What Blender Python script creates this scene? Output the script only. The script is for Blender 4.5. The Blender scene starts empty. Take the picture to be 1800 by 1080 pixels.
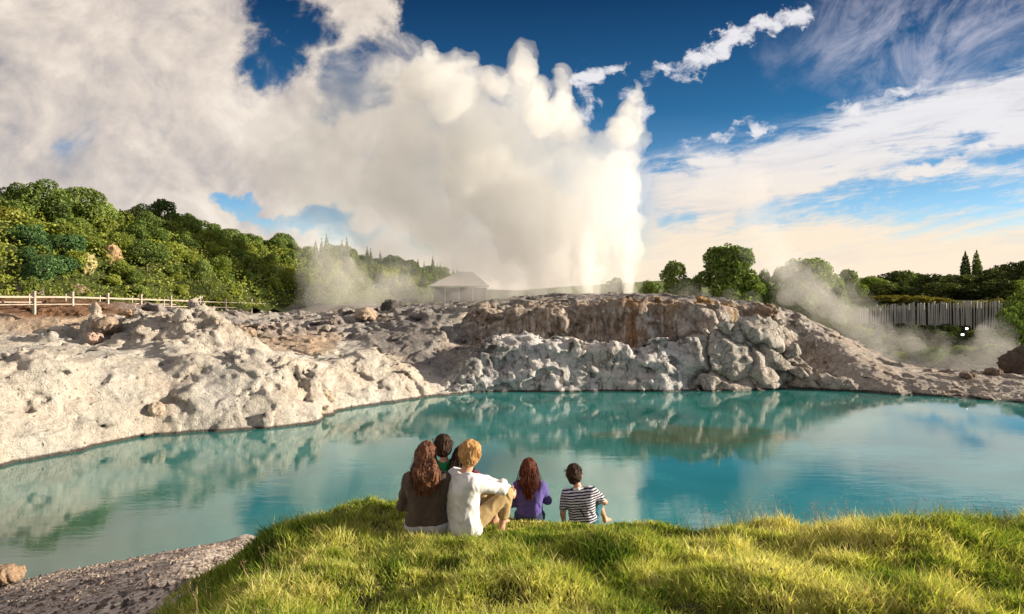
import bpy, math, random
import numpy as np
from mathutils import Vector

R = math.radians
SC = bpy.context.scene
COL = SC.collection

# ------------------------------------------------------------------ camera, sky, sun, exposure
CAM_H = 6.5                      # metres above the pool's water
HORIZON, FOC = 510.0, 1200.0     # of the 1800 x 1080 photograph
cam_d = bpy.data.cameras.new('camera')
cam = bpy.data.objects.new('camera', cam_d)
COL.objects.link(cam)
cam.location = (0, 0, CAM_H)
cam.rotation_euler = (R(90), 0, 0)
cam_d.sensor_width = 36.0
cam_d.lens = 24.0
cam_d.shift_y = -30.0 / 1800.0
cam_d.clip_start = 0.1
cam_d.clip_end = 5000
SC.camera = cam

SUN_AZ, SUN_EL = 1.0, 15.5      # azimuth from +X (picture right) towards +Y (away)
sun_dir = Vector((math.cos(R(SUN_EL)) * math.cos(R(SUN_AZ)), math.cos(R(SUN_EL)) * math.sin(R(SUN_AZ)), math.sin(R(SUN_EL))))
sun_d = bpy.data.lights.new('sun', 'SUN')
sun_d.energy = 5.0
sun_d.angle = R(0.5)
sun_d.color = (1.0, 0.86, 0.67)
sun = bpy.data.objects.new('sun', sun_d)
COL.objects.link(sun)
sun.location = (60, 0, 40)
sun.rotation_euler = sun_dir.to_track_quat('Z', 'Y').to_euler()

SC.view_settings.view_transform = 'Standard'
SC.view_settings.look = 'None'
SC.view_settings.exposure = 0.98
SC.view_settings.gamma = 1.0
SC.view_settings.use_curve_mapping = False
cy = SC.cycles
SC.render.engine = 'CYCLES'
cy.max_bounces = 26
cy.diffuse_bounces = 3
cy.glossy_bounces = 3
cy.transmission_bounces = 4
cy.volume_bounces = 24
cy.transparent_max_bounces = 24
cy.use_denoising = True
try:
    cy.denoiser = 'OPENIMAGEDENOISE'
except Exception:
    pass
cy.sample_clamp_indirect = 6.0
cy.use_adaptive_sampling = False


# ------------------------------------------------------------------ shader node helpers
class B:
    """Small builder: every method adds a node and returns its output socket."""
    def __init__(s, nt):
        s.nt = nt

    def put(s, sock, v):
        if v is None:
            return
        if isinstance(v, bpy.types.NodeSocket):
            s.nt.links.new(v, sock)
        elif isinstance(v, (tuple, list)):
            v = tuple(v)
            if sock.type == 'RGBA' and len(v) == 3:
                v = v + (1.0,)
            sock.default_value = v
        else:
            if sock.type == 'RGBA':
                sock.default_value = (v, v, v, 1)
            elif sock.type == 'VECTOR':
                sock.default_value = (v, v, v)
            else:
                sock.default_value = v

    def m(s, op, a, b=None, c=None, clamp=False):
        n = s.nt.nodes.new('ShaderNodeMath')
        n.operation = op
        n.use_clamp = clamp
        for i, v in enumerate((a, b, c)):
            s.put(n.inputs[i], v)
        return n.outputs[0]

    def add(s, a, b): return s.m('ADD', a, b)
    def sub(s, a, b): return s.m('SUBTRACT', a, b)
    def mul(s, a, b): return s.m('MULTIPLY', a, b)
    def div(s, a, b): return s.m('DIVIDE', a, b)
    def mx(s, a, b): return s.m('MAXIMUM', a, b)
    def mn(s, a, b): return s.m('MINIMUM', a, b)

    def vm(s, op, a, b=None, scale=None):
        n = s.nt.nodes.new('ShaderNodeVectorMath')
        n.operation = op
        s.put(n.inputs[0], a)
        if b is not None:
            s.put(n.inputs[1], b)
        if scale is not None:
            s.put(n.inputs['Scale'], scale)
        return n.outputs['Value'] if op in ('DOT_PRODUCT', 'LENGTH', 'DISTANCE') else n.outputs[0]

    def sst(s, x, lo, hi, a=0.0, b=1.0):
        n = s.nt.nodes.new('ShaderNodeMapRange')
        n.interpolation_type = 'SMOOTHSTEP'
        for k, v in (('Value', x), ('From Min', lo), ('From Max', hi), ('To Min', a), ('To Max', b)):
            s.put(n.inputs[k], v)
        return n.outputs[0]

    def noise(s, vec, scale=1.0, detail=4.0, rough=0.5, dist=0.0, lac=2.0, color=False):
        n = s.nt.nodes.new('ShaderNodeTexNoise')
        s.put(n.inputs['Vector'], vec)
        for k, v in (('Scale', scale), ('Detail', detail), ('Roughness', rough), ('Distortion', dist), ('Lacunarity', lac)):
            s.put(n.inputs[k], v)
        return n.outputs['Color' if color else 0]

    def voro(s, vec, scale=1.0, feature='F1', rnd=1.0, out=0):
        n = s.nt.nodes.new('ShaderNodeTexVoronoi')
        n.feature = feature
        s.put(n.inputs['Vector'], vec)
        s.put(n.inputs['Scale'], scale)
        s.put(n.inputs['Randomness'], rnd)
        return n.outputs[out]

    def sep(s, v):
        n = s.nt.nodes.new('ShaderNodeSeparateXYZ')
        s.put(n.inputs[0], v)
        return n.outputs[0], n.outputs[1], n.outputs[2]

    def comb(s, x, y, z):
        n = s.nt.nodes.new('ShaderNodeCombineXYZ')
        for i, v in enumerate((x, y, z)):
            s.put(n.inputs[i], v)
        return n.outputs[0]

    def mix(s, f, a, b, mode='MIX'):
        n = s.nt.nodes.new('ShaderNodeMix')
        n.data_type = 'RGBA'
        n.blend_type = mode
        s.put(n.inputs[0], f)
        s.put(n.inputs[6], a)
        s.put(n.inputs[7], b)
        return n.outputs[2]

    def ramp(s, f, stops, interp='LINEAR'):
        n = s.nt.nodes.new('ShaderNodeValToRGB')
        cr = n.color_ramp
        cr.interpolation = interp
        while len(cr.elements) < len(stops):
            cr.elements.new(0.5)
        for e, (p, c) in zip(cr.elements, stops):
            e.position = p
            e.color = tuple(c) + (1.0,) if len(c) == 3 else c
        s.put(n.inputs[0], f)
        return n.outputs[0]

    def attr(s, name, out='Color'):
        n = s.nt.nodes.new('ShaderNodeAttribute')
        n.attribute_name = name
        return n.outputs[out]

    def coord(s, out='Object'):
        return s.nt.nodes.new('ShaderNodeTexCoord').outputs[out]

    def pos(s):
        return s.nt.nodes.new('ShaderNodeNewGeometry').outputs['Position']

    def bump(s, h, strength=0.5, dist=0.05, normal=None):
        n = s.nt.nodes.new('ShaderNodeBump')
        s.put(n.inputs['Height'], h)
        s.put(n.inputs['Strength'], strength)
        s.put(n.inputs['Distance'], dist)
        if normal is not None:
            s.put(n.inputs['Normal'], normal)
        return n.outputs[0]

    def rand(s):
        return s.nt.nodes.new('ShaderNodeObjectInfo').outputs['Random']

    def scl(s, v, xyz):
        return s.vm('MULTIPLY', v, xyz)


def material(name):
    m = bpy.data.materials.new(name)
    m.use_nodes = True
    m.node_tree.nodes.clear()
    return m, B(m.node_tree)


def principled(b, color, rough=0.8, normal=None, spec=0.3, ior=None, sheen=None, trans=None, sss=None):
    n = b.nt.nodes.new('ShaderNodeBsdfPrincipled')
    b.put(n.inputs['Base Color'], color)
    b.put(n.inputs['Roughness'], rough)
    b.put(n.inputs['Specular IOR Level'], spec)
    if ior:
        b.put(n.inputs['IOR'], ior)
    if normal is not None:
        b.put(n.inputs['Normal'], normal)
    if sheen:
        b.put(n.inputs['Sheen Weight'], sheen)
    o = b.nt.nodes.new('ShaderNodeOutputMaterial')
    b.nt.links.new(n.outputs[0], o.inputs['Surface'])
    return n


def srgb(r, g, b):
    f = lambda c: (c / 255) / 12.92 if c / 255 <= 0.04045 else ((c / 255 + 0.055) / 1.055) ** 2.4
    return (f(r), f(g), f(b))


# ------------------------------------------------------------------ sky: Nishita air with procedural cirrus and drifting cloud
def build_world():
    w = bpy.data.worlds.new('World')
    SC.world = w
    w.use_nodes = True
    nt = w.node_tree
    nt.nodes.clear()
    b = B(nt)
    sky = nt.nodes.new('ShaderNodeTexSky')
    sky.sky_type = 'NISHITA'
    sky.sun_disc = False
    sky.sun_elevation = R(SUN_EL)
    sky.sun_rotation = R(90 - SUN_AZ)
    sky.altitude = 300
    sky.air_density = 1.0
    sky.dust_density = 0.6
    sky.ozone_density = 3.0
    d = b.coord('Generated')
    x, y, z = b.sep(d)
    yy = b.mx(y, 0.12)
    u = b.div(x, yy)                 # tangent of the bearing east of north
    v = b.div(z, yy)                 # tangent of the height above the horizon
    uv = b.comb(u, v, 0.0)
    zz = b.mx(b.add(z, 0.05), 0.03)
    px, py = b.div(x, zz), b.div(y, zz)     # a flat cloud deck overhead
    # air colour: a polarised deep blue high up
    air = b.mix(1.0, sky.outputs[0], b.ramp(b.m('MULTIPLY', v, 1.6, clamp=True), [(0.0, (1.35, 1.05, 0.95)), (0.2, (0.55, 0.72, 0.86)), (0.42, (0.115, 0.34, 0.47)), (0.72, (0.033, 0.125, 0.22))]), 'MULTIPLY')

    def blob(u0, v0, ru, rv, rot=0.0, warp=None):
        """soft elliptical weight round one bearing, 1 in the middle"""
        du, dv = b.sub(u, u0), b.sub(v, v0)
        if warp is not None:
            du, dv = b.add(du, warp[0]), b.add(dv, warp[1])
        c, s_ = math.cos(R(rot)), math.sin(R(rot))
        a = b.div(b.add(b.mul(du, c), b.mul(dv, s_)), ru)
        e = b.div(b.sub(b.mul(dv, c), b.mul(du, s_)), rv)
        q = b.add(b.mul(a, a), b.mul(e, e))
        return b.sst(q, 1.0, 0.0)

    def pxy(x_, y_):
        return (x_ - 900) / FOC, (HORIZON - y_) / FOC

    wn = b.noise(uv, 3.2, 5, 0.55, color=True)
    wx, wy, _ = b.sep(wn)
    wx, wy = b.mul(b.sub(wx, 0.5), 0.20), b.mul(b.sub(wy, 0.5), 0.14)
    fn = b.sep(b.noise(uv, 15.0, 7, 0.62, color=True))
    fx, fy = b.mul(b.sub(fn[0], 0.5), 0.16), b.mul(b.sub(fn[1], 0.5), 0.14)
    W = (b.add(wx, fx), b.add(wy, fy))
    W2 = (b.add(b.mul(wx, .3), b.mul(fx, .8)), b.add(b.mul(wy, .3), b.mul(fy, .8)))
    n_big = b.noise(b.scl(uv, (1.0, 1.25, 1)), 3.0, 9, 0.58, 0.3)
    n_fine = b.noise(uv, 10.0, 9, 0.62, 0.5)
    # the same billows sampled a step towards the sun: their difference is the lit side of each puff
    lit1 = b.sub(n_big, b.noise(b.scl(b.vm('ADD', uv, (0.05, 0.012, 0)), (1.0, 1.25, 1)), 3.0, 9, 0.58, 0.3))
    lit2 = b.sub(n_fine, b.noise(b.vm('ADD', uv, (0.014, 0.006, 0)), 10.0, 9, 0.62, 0.5))

    # -- drifting cloud that fills the west (picture left)
    left = b.sst(b.sub(b.add(u, b.add(b.mul(wx, 0.9), b.mul(fx, .8))), b.sst(v, 0.27, 0.10, 0.0, 0.24)), pxy(800, 0)[0], pxy(700, 0)[0])
    holes = None
    for (hx, hy, rx, ry, rot, k) in ((508, 34, 105, 66, -35, .54), (625, 135, 105, 84, 40, .45), (785, 30, 100, 120, 0, 1.0), (700, 95, 110, 64, 0, .5), (545, 386, 140, 32, 6, .54), (625, 408, 95, 34, 0, .54),
                                     (410, 360, 70, 24, 0, .56), (465, 374, 110, 16, 0, .54), (735, 438, 90, 20, 0, .45), (130, 265, 70, 40, 0, .12), (475, 108, 90, 66, 0, .55)):
        uu, vv = pxy(hx, hy)
        h = b.mul(blob(uu, vv, rx / FOC, ry / FOC, rot, W2), k)
        holes = h if holes is None else b.mx(holes, h)
    dens = b.add(b.add(b.mul(b.sub(n_big, .5), 1.1), b.mul(b.sub(n_fine, .5), 1.5)), b.sub(0.78, b.mul(holes, 1.15)))
    c_left = b.mul(b.sst(dens, 0.06, 0.74), left)
    shade = b.add(b.add(b.mul(b.sub(n_big, .5), 0.75), b.mul(lit1, 1.25)), b.add(b.mul(lit2, 0.62), b.add(0.50, b.mul(b.sst(u, -0.72, -0.12), 0.20))))
    shade = b.sub(shade, b.mul(blob(pxy(330, 0)[0], pxy(0, 290)[1], .33, .05, 0, W), .12))
    col_left = b.ramp(shade, [(0.26, srgb(178, 172, 172)), (0.46, srgb(206, 196, 189)), (0.62, srgb(229, 216, 204)), (0.84, srgb(252, 241, 226))])

    # -- cirrus streets of the east, drawn out along one wind
    n_rip = b.noise(b.comb(b.mul(u, 2.2), b.mul(b.sub(v, b.mul(u, 0.19)), 13.0), 3.0), 1.3, 9, 0.66, 0.5)
    n_rip2 = b.noise(b.comb(b.mul(u, 5.0), b.mul(b.sub(v, b.mul(u, 0.13)), 34.0), 7.0), 1.2, 9, 0.68, 0.6)
    n_rip3 = b.noise(b.comb(b.mul(u, 16.0), b.mul(b.sub(v, b.mul(u, 0.25)), 50.0), 1.0), 1.2, 7, 0.65, 0.8)
    right = b.sst(u, pxy(1080, 0)[0], pxy(1180, 0)[0])
    e0 = b.add(b.add(0.182, b.mul(b.sub(u, 0.21), 0.275)), b.add(b.mul(wy, 0.30), b.mul(fy, 0.35)))          # lower rim of the blue, rising to the east
    up = b.sub(e0, v)
    band = b.mul(b.sst(up, -0.012, 0.035), b.sst(up, 0.17, 0.07, 0.0, 1.0))
    bias = b.add(b.add(b.mul(band, 0.40), b.mul(b.sst(v, 0.12, 0.02), 0.50)), 0.03)
    for (hx, hy, rx, ry, rot, k) in ((1480, 345, 250, 30, 9, -.20), (1700, 250, 200, 22, 15, -.26), (1190, 385, 60, 60, 0, -.26), (1190, 300, 60, 16, 8, -.2), (1600, 305, 230, 20, 12, -.10), (1640, 290, 90, 18, 12, .2), (1780, 230, 70, 30, 0, .2), (1500, 400, 300, 12, 5, .12)):
        uu, vv = pxy(hx, hy)
        bias = b.add(bias, b.mul(blob(uu, vv, rx / FOC, ry / FOC, rot, (b.mul(fx, .5), b.mul(fy, .5))), k))
    low = b.sst(up, -0.03, 0.015)
    dens_r = b.add(b.add(b.add(b.mul(b.sub(n_rip, .5), 1.5), b.mul(b.sub(n_rip2, .5), 1.1)), b.mul(b.sub(n_rip3, .5), .55)), b.add(bias, .36))
    c_band = b.mul(b.mul(b.sst(dens_r, 0.22, 0.72), low), right)
    # wisps high up
    fan = b.noise(b.comb(b.add(b.mul(u, 8.0), b.mul(v, -6.0)), b.add(b.mul(v, 3.6), b.mul(u, 2.2)), 2.0), 1.1, 9, 0.66, 1.6)
    uu, vv = pxy(1640, 60)
    c_fan = b.mul(b.mul(b.sst(b.add(fan, b.mul(n_fine, .25)), 0.44, 0.86), blob(uu, vv, 340 / FOC, 150 / FOC, 8, W)), 0.95)
    puff = b.noise(b.scl(uv, (1, 1.5, 1)), 19.0, 9, 0.66, 0.5)
    pm = None
    for (hx, hy, rx, ry, rot, k) in ((1300, 70, 150, 30, 27, 1.0), (1390, 28, 62, 30, 20, 1.0), (1230, 105, 66, 26, 30, .9), (1175, 122, 60, 18, 10, .62), (1040, 130, 52, 36, 25, .95), (1080, 116, 50, 18, 0, .7),
                                     (1025, 190, 46, 46, 30, .72), (1280, 238, 100, 18, 12, .62), (1560, 168, 140, 24, 16, .62), (1130, 150, 60, 30, 0, .45), (1130, 170, 40, 40, 60, .55), (1480, 2, 30, 10, 0, .8)):
        uu, vv = pxy(hx, hy)
        q = b.mul(blob(uu, vv, rx / FOC, ry / FOC, rot, (b.mul(fx, .75), b.mul(fy, .75))), k)
        pm = q if pm is None else b.mx(pm, q)
    c_puff = b.mul(b.sst(b.add(b.mul(b.sub(puff, .5), 2.0), b.mul(pm, 0.75)), 0.22, 0.78), b.sst(pm, 0.0, 0.35))
    col_r = b.mix(b.sst(v, 0.26, 0.05), srgb(238, 236, 238), srgb(252, 232, 205))
    col_r = b.mix(b.sst(n_rip2, 0.60, 0.36, 0.0, 0.40), col_r, srgb(206, 202, 208))
    # -- everything behind and overhead: broken cloud, seen only in reflections
    n_all = b.noise(b.comb(px, py, 5.0), 0.5, 6, 0.55)
    c_back = b.mul(b.sst(n_all, 0.42, 0.68), b.sst(y, 0.25, 0.0))
    GAIN = 7.2
    out = air
    lum = lambda c, k: b.vm('SCALE', c, scale=GAIN * k)
    out = b.mix(b.mul(c_fan, 0.8), out, lum(srgb(214, 214, 232), 0.62))
    out = b.mix(b.mul(c_puff, 0.95), out, lum(srgb(238, 236, 240), 0.72))
    out = b.mix(b.mul(c_band, 0.94), out, lum(col_r, 0.74))
    out = b.mix(c_back, out, lum(srgb(225, 218, 212), 0.6))
    out = b.mix(b.mul(c_left, 0.97), out, lum(col_left, 0.70))
    glow = b.mul(b.sst(v, 0.12, -0.02), 0.7)
    out = b.mix(b.mul(glow, b.sst(u, -0.28, -0.10)), out, lum(srgb(250, 232, 210), 0.76))
    bg = nt.nodes.new('ShaderNodeBackground')
    b.put(bg.inputs[0], out)
    bg.inputs[1].default_value = 0.1
    o = nt.nodes.new('ShaderNodeOutputWorld')
    nt.links.new(bg.outputs[0], o.inputs[0])
    w.cycles.sampling_method = 'MANUAL'
    w.cycles.sample_map_resolution = 512


build_world()

# ------------------------------------------------------------------ numpy noise and meshing
_rs = np.random.RandomState(7)
_PERM = _rs.permutation(256).astype(np.int32)
_PERM = np.concatenate([_PERM, _PERM, _PERM])
_G = _rs.normal(size=(256, 3)).astype(np.float32)
_G /= np.linalg.norm(_G, axis=1)[:, None]
_RND = _rs.rand(256, 3).astype(np.float32)


def perlin(p):
    p = np.asarray(p, np.float32)
    i = np.floor(p).astype(np.int32)
    f = p - i
    i &= 255
    w = f * f * f * (f * (f * 6 - 15) + 10)
    out = 0
    ax = [_PERM[i[:, 0]], _PERM[i[:, 0] + 1]]
    for dx in (0, 1):
        wx = w[:, 0] if dx else 1 - w[:, 0]
        for dy in (0, 1):
            wy = w[:, 1] if dy else 1 - w[:, 1]
            axy = _PERM[ax[dx] + i[:, 1] + dy]
            for dz in (0, 1):
                wz = w[:, 2] if dz else 1 - w[:, 2]
                g = _G[_PERM[axy + i[:, 2] + dz]]
                out = out + wx * wy * wz * (g[:, 0] * (f[:, 0] - dx) + g[:, 1] * (f[:, 1] - dy) + g[:, 2] * (f[:, 2] - dz))
    return out * 1.5


def fbm(p, octaves=4, gain=0.5, lac=2.03):
    a, s, t = 1.0, 0, 0.0
    p = np.asarray(p, np.float32)
    for k in range(octaves):
        s = s + a * perlin(p + 17.3 * k)
        t += a
        a *= gain
        p = p * lac
    return s / t


def fbm2(x, y, freq, octaves=4, seed=0.0, gain=0.5):
    sh = np.shape(x)
    p = np.stack([np.ravel(x) * freq + seed, np.ravel(y) * freq - seed, np.full(np.size(x), seed * 1.7 + .37)], 1)
    return fbm(p, octaves, gain).reshape(sh)


def worley(p):
    """distances to the nearest and second nearest feature point"""
    p = np.asarray(p, np.float32)
    i = np.floor(p).astype(np.int32)
    f1 = np.full(len(p), 9.0, np.float32)
    f2 = np.full(len(p), 9.0, np.float32)
    for dx in (-1, 0, 1):
        for dy in (-1, 0, 1):
            for dz in (-1, 0, 1):
                c = i + np.array([dx, dy, dz], np.int32)
                h = _PERM[_PERM[_PERM[c[:, 0] & 255] + (c[:, 1] & 255)] + (c[:, 2] & 255)]
                d = np.linalg.norm(c + _RND[h] - p, axis=1)
                f2 = np.minimum(f2, np.maximum(f1, d))
                f1 = np.minimum(f1, d)
    return f1, f2


def facets(p):
    """f1, f2 and the height of a randomly tilted plane in each cell: broken, angular blocks"""
    p = np.asarray(p, np.float32)
    i = np.floor(p).astype(np.int32)
    f1 = np.full(len(p), 9.0, np.float32)
    f2 = np.full(len(p), 9.0, np.float32)
    v = np.zeros(len(p), np.float32)
    for dx in (-1, 0, 1):
        for dy in (-1, 0, 1):
            for dz in (-1, 0, 1):
                c = i + np.array([dx, dy, dz], np.int32)
                h = _PERM[_PERM[_PERM[c[:, 0] & 255] + (c[:, 1] & 255)] + (c[:, 2] & 255)]
                e = p - c - _RND[h]
                d = np.linalg.norm(e, axis=1)
                m = d < f1
                f2 = np.where(m, f1, np.minimum(f2, d))
                v = np.where(m, (e * _G[h]).sum(1) + 0.5 * (_RND[h][:, 0] - .5), v)
                f1 = np.where(m, d, f1)
    return f1, f2, v


def sst(x, lo, hi):
    t = np.clip((x - lo) / (hi - lo), 0, 1)
    return t * t * (3 - 2 * t)


def smin(a, b, k):
    h = np.clip(0.5 + 0.5 * (b - a) / k, 0, 1)
    return b + (a - b) * h - k * h * (1 - h)


def mesh_data(name, V, F, smooth=True, mat_ids=None):
    """V (n,3); F (m,3) or (m,4) int array, or a list of such arrays"""
    me = bpy.data.meshes.new(name)
    Fs = F if isinstance(F, list) else [F]
    Fs = [np.asarray(f, np.int32) for f in Fs if len(f)]
    V = np.asarray(V, np.float32)
    me.vertices.add(len(V))
    me.vertices.foreach_set('co', V.ravel())
    loops = np.concatenate([f.ravel() for f in Fs])
    sizes = np.concatenate([np.full(len(f), f.shape[1], np.int32) for f in Fs])
    starts = np.concatenate([[0], np.cumsum(sizes)[:-1]]).astype(np.int32)
    me.loops.add(len(loops))
    me.loops.foreach_set('vertex_index', loops)
    me.polygons.add(len(sizes))
    me.polygons.foreach_set('loop_start', starts)
    if smooth:
        me.polygons.foreach_set('use_smooth', np.ones(len(sizes), bool))
    else:
        me.polygons.foreach_set('use_smooth', np.zeros(len(sizes), bool))
    if mat_ids is not None:
        me.polygons.foreach_set('material_index', np.asarray(mat_ids, np.int32))
    me.update(calc_edges=True)
    me.validate()
    return me


def add_obj(name, me, mats=None, parent=None, loc=None, **props):
    o = bpy.data.objects.new(name, me)
    COL.objects.link(o)
    if mats is not None and me is not None:
        for m in (mats if isinstance(mats, (list, tuple)) else [mats]):
            if m.name not in [x.name for x in me.materials if x]:
                me.materials.append(m)
    if parent is not None:
        o.parent = parent
    if loc is not None:
        o.location = loc
    for k, v in props.items():
        o[k] = v
    return o


def color_attr(me, cols, name='tint'):
    a = me.color_attributes.new(name, 'FLOAT_COLOR', 'POINT')
    c = np.ones((len(me.vertices), 4), np.float32)
    c[:, :cols.shape[1]] = cols
    a.data.foreach_set('color', c.ravel())


def surface_nets(val, org, h, own_lo=(0, 0, 0)):
    """Quads of the zero set of a grid of values (inside is negative)."""
    nx, ny, nz = val.shape
    s = val < 0
    c = [s[dx:nx - 1 + dx, dy:ny - 1 + dy, dz:nz - 1 + dz] for dx in (0, 1) for dy in (0, 1) for dz in (0, 1)]
    cnt = sum(x.astype(np.int8) for x in c)
    act = (cnt > 0) & (cnt < 8)
    idx = np.argwhere(act)
    if len(idx) == 0:
        return np.zeros((0, 3)), np.zeros((0, 4), int), idx
    vid = np.full(act.shape, -1, np.int64)
    vid[tuple(idx.T)] = np.arange(len(idx))
    P = np.zeros((len(idx), 3), np.float64)
    n = np.zeros(len(idx))
    cor = {(dx, dy, dz): val[idx[:, 0] + dx, idx[:, 1] + dy, idx[:, 2] + dz] for dx in (0, 1) for dy in (0, 1) for dz in (0, 1)}
    for ax in range(3):
        o1, o2 = [a for a in range(3) if a != ax]
        for i in (0, 1):
            for j in (0, 1):
                a = [0, 0, 0]
                a[o1], a[o2] = i, j
                b_ = list(a)
                b_[ax] = 1
                va, vb = cor[tuple(a)], cor[tuple(b_)]
                m = (va < 0) != (vb < 0)
                t = np.where(m, va / np.where(m, va - vb, 1), 0)
                q = np.zeros((len(idx), 3))
                q[:, o1], q[:, o2] = i, j
                q[:, ax] = t
                P += q * m[:, None]
                n += m
    V = (idx + P / n[:, None]) * h + np.asarray(org)
    quads = []
    for ax in range(3):
        o1, o2 = [(1, 2), (2, 0), (0, 1)][ax]
        sl = [slice(1, -1)] * 3
        sl[ax] = slice(0, -1)
        a = s[tuple(sl)]
        sl2 = list(sl)
        sl2[ax] = slice(1, None)
        bb = s[tuple(sl2)]
        off = np.array([1, 1, 1])
        off[ax] = 0
        for flip in (0, 1):
            e = np.argwhere((a & ~bb) if flip == 0 else (~a & bb)) + off
            if not len(e):
                continue
            e = e[((e - off + 0) >= 0).all(1)]
            d1 = np.zeros(3, int); d1[o1] = 1
            d2 = np.zeros(3, int); d2[o2] = 1
            ids = [vid[tuple((e - k).T)] for k in (d1 * 0, d1, d1 + d2, d2)]
            q = np.stack(ids if flip == 0 else ids[::-1], 1)
            quads.append(q[(q >= 0).all(1)])
    return V, np.concatenate(quads), idx


def mesh_sdf(f, lo, hi, h, lip=1.0):
    """Evaluate f((n,3)) on a fine grid only near its zero set, and mesh it."""
    lo, hi = np.asarray(lo, float), np.asarray(hi, float)
    k = 6
    n = np.ceil((hi - lo) / (h * k)).astype(int)
    ce = [lo[a] + (np.arange(n[a]) + .5) * h * k for a in range(3)]
    G = np.stack(np.meshgrid(*ce, indexing='ij'), -1).reshape(-1, 3)
    cv = f(G)
    near = (np.abs(cv) < h * k * 1.05 * lip).reshape(n)
    val = np.repeat(np.repeat(np.repeat(cv.reshape(n), k, 0), k, 1), k, 2).astype(np.float32)
    fine = np.repeat(np.repeat(np.repeat(near, k, 0), k, 1), k, 2)
    ii = np.argwhere(fine)
    val[fine] = f(lo + (ii + .5) * h)
    V, Q, _ = surface_nets(val, lo + .5 * h, h)
    return V, Q


def box_mesh(boxes):
    """boxes: list of (cx,cy,cz,sx,sy,sz[,rotz]) -> V, F"""
    V, F = [], []
    for bx in boxes:
        cx, cy_, cz, sx, sy, sz = bx[:6]
        rz = bx[6] if len(bx) > 6 else 0
        c, s = math.cos(rz), math.sin(rz)
        n = len(V)
        for dx, dy, dz in ((-1, -1, -1), (1, -1, -1), (1, 1, -1), (-1, 1, -1), (-1, -1, 1), (1, -1, 1), (1, 1, 1), (-1, 1, 1)):
            X, Y = dx * sx / 2, dy * sy / 2
            V.append((cx + X * c - Y * s, cy_ + X * s + Y * c, cz + dz * sz / 2))
        F += [[n + a for a in q] for q in ((0, 3, 2, 1), (4, 5, 6, 7), (0, 1, 5, 4), (1, 2, 6, 5), (2, 3, 7, 6), (3, 0, 4, 7))]
    return np.array(V), np.array(F)


def tube(pts, rads, n=7):
    """tapered tube along pts -> V, F (quads), capped by collapsing"""
    pts = [Vector(p) for p in pts]
    V, F = [], []
    for i, p in enumerate(pts):
        d = (pts[min(i + 1, len(pts) - 1)] - pts[max(i - 1, 0)]).normalized()
        a = d.orthogonal().normalized()
        if i and a.dot(pa) < 0:
            a = -a
        a = (a if i == 0 else (pa - d * pa.dot(d)).normalized())
        pa = a
        b_ = d.cross(a)
        for k in range(n):
            t = 2 * math.pi * k / n
            V.append(p + (a * math.cos(t) + b_ * math.sin(t)) * rads[i])
    for i in range(len(pts) - 1):
        for k in range(n):
            F.append((i * n + k, i * n + (k + 1) % n, (i + 1) * n + (k + 1) % n, (i + 1) * n + k))
    m = len(V)
    V += [pts[0], pts[-1]]
    L = (len(pts) - 1) * n
    T = [(m, (k + 1) % n, k, k) for k in range(n)]
    V = np.array([tuple(v) for v in V])
    caps = np.array([(m, (k + 1) % n, k) for k in range(n)] + [(m + 1, L + k, L + (k + 1) % n) for k in range(n)])
    return V, np.array(F), caps


def join_tubes(ts):
    Vs, Q, T, off = [], [], [], 0
    for V, F, C in ts:
        Vs.append(V); Q.append(F + off); T.append(C + off)
        off += len(V)
    return np.concatenate(Vs), [np.concatenate(Q), np.concatenate(T)]


def PX(px, py, Y):
    """a point measured in the photograph, carried out to a distance Y from the camera"""
    return ((px - 900) * Y / FOC, Y, CAM_H - (py - HORIZON) * Y / FOC)


def tps_fit(pts, smooth=0.0):
    pts = np.asarray(pts, float)
    P, z = pts[:, :2], pts[:, 2]
    n = len(P)
    d = np.linalg.norm(P[:, None] - P[None], axis=2)
    K = np.where(d > 0, d * d * np.log(d + 1e-9), 0) + smooth * np.eye(n)
    A = np.zeros((n + 3, n + 3))
    A[:n, :n] = K
    A[:n, n] = A[n, :n] = 1
    A[:n, n + 1:] = P
    A[n + 1:, :n] = P.T
    w = np.linalg.solve(A, np.concatenate([z, [0, 0, 0]]))

    def ev(x, y):
        x, y = np.asarray(x, float), np.asarray(y, float)
        r = w[n] + w[n + 1] * x + w[n + 2] * y
        for i in range(n):
            d2 = (x - P[i, 0]) ** 2 + (y - P[i, 1]) ** 2
            r = r + w[i] * 0.5 * d2 * np.log(d2 + 1e-12)
        return r
    return ev


def grid_sampler(xs, ys, H):
    x0, y0, dx, dy = xs[0], ys[0], xs[1] - xs[0], ys[1] - ys[0]

    def s(x, y):
        fx = np.clip((x - x0) / dx, 0, len(xs) - 1.001)
        fy = np.clip((y - y0) / dy, 0, len(ys) - 1.001)
        i, j = fx.astype(int), fy.astype(int)
        a, b_ = fx - i, fy - j
        return (H[i, j] * (1 - a) * (1 - b_) + H[i + 1, j] * a * (1 - b_) + H[i, j + 1] * (1 - a) * b_ + H[i + 1, j + 1] * a * b_).astype(np.float32)
    return s


def poly_sd(x, y, poly):
    """signed distance to a polygon in plan, negative inside"""
    x, y = np.asarray(x, float), np.asarray(y, float)
    d = np.full(x.shape, 1e9)
    ins = np.zeros(x.shape, bool)
    n = len(poly)
    for i in range(n):
        ax_, ay = poly[i]
        bx, by = poly[(i + 1) % n]
        ex, ey = bx - ax_, by - ay
        t = np.clip(((x - ax_) * ex + (y - ay) * ey) / (ex * ex + ey * ey), 0, 1)
        d = np.minimum(d, (x - ax_ - t * ex) ** 2 + (y - ay - t * ey) ** 2)
        c = ((ay > y) != (by > y)) & (x < (bx - ax_) * (y - ay) / (by - ay + 1e-12) + ax_)
        ins ^= c
    d = np.sqrt(d)
    return np.where(ins, -d, d)


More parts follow.
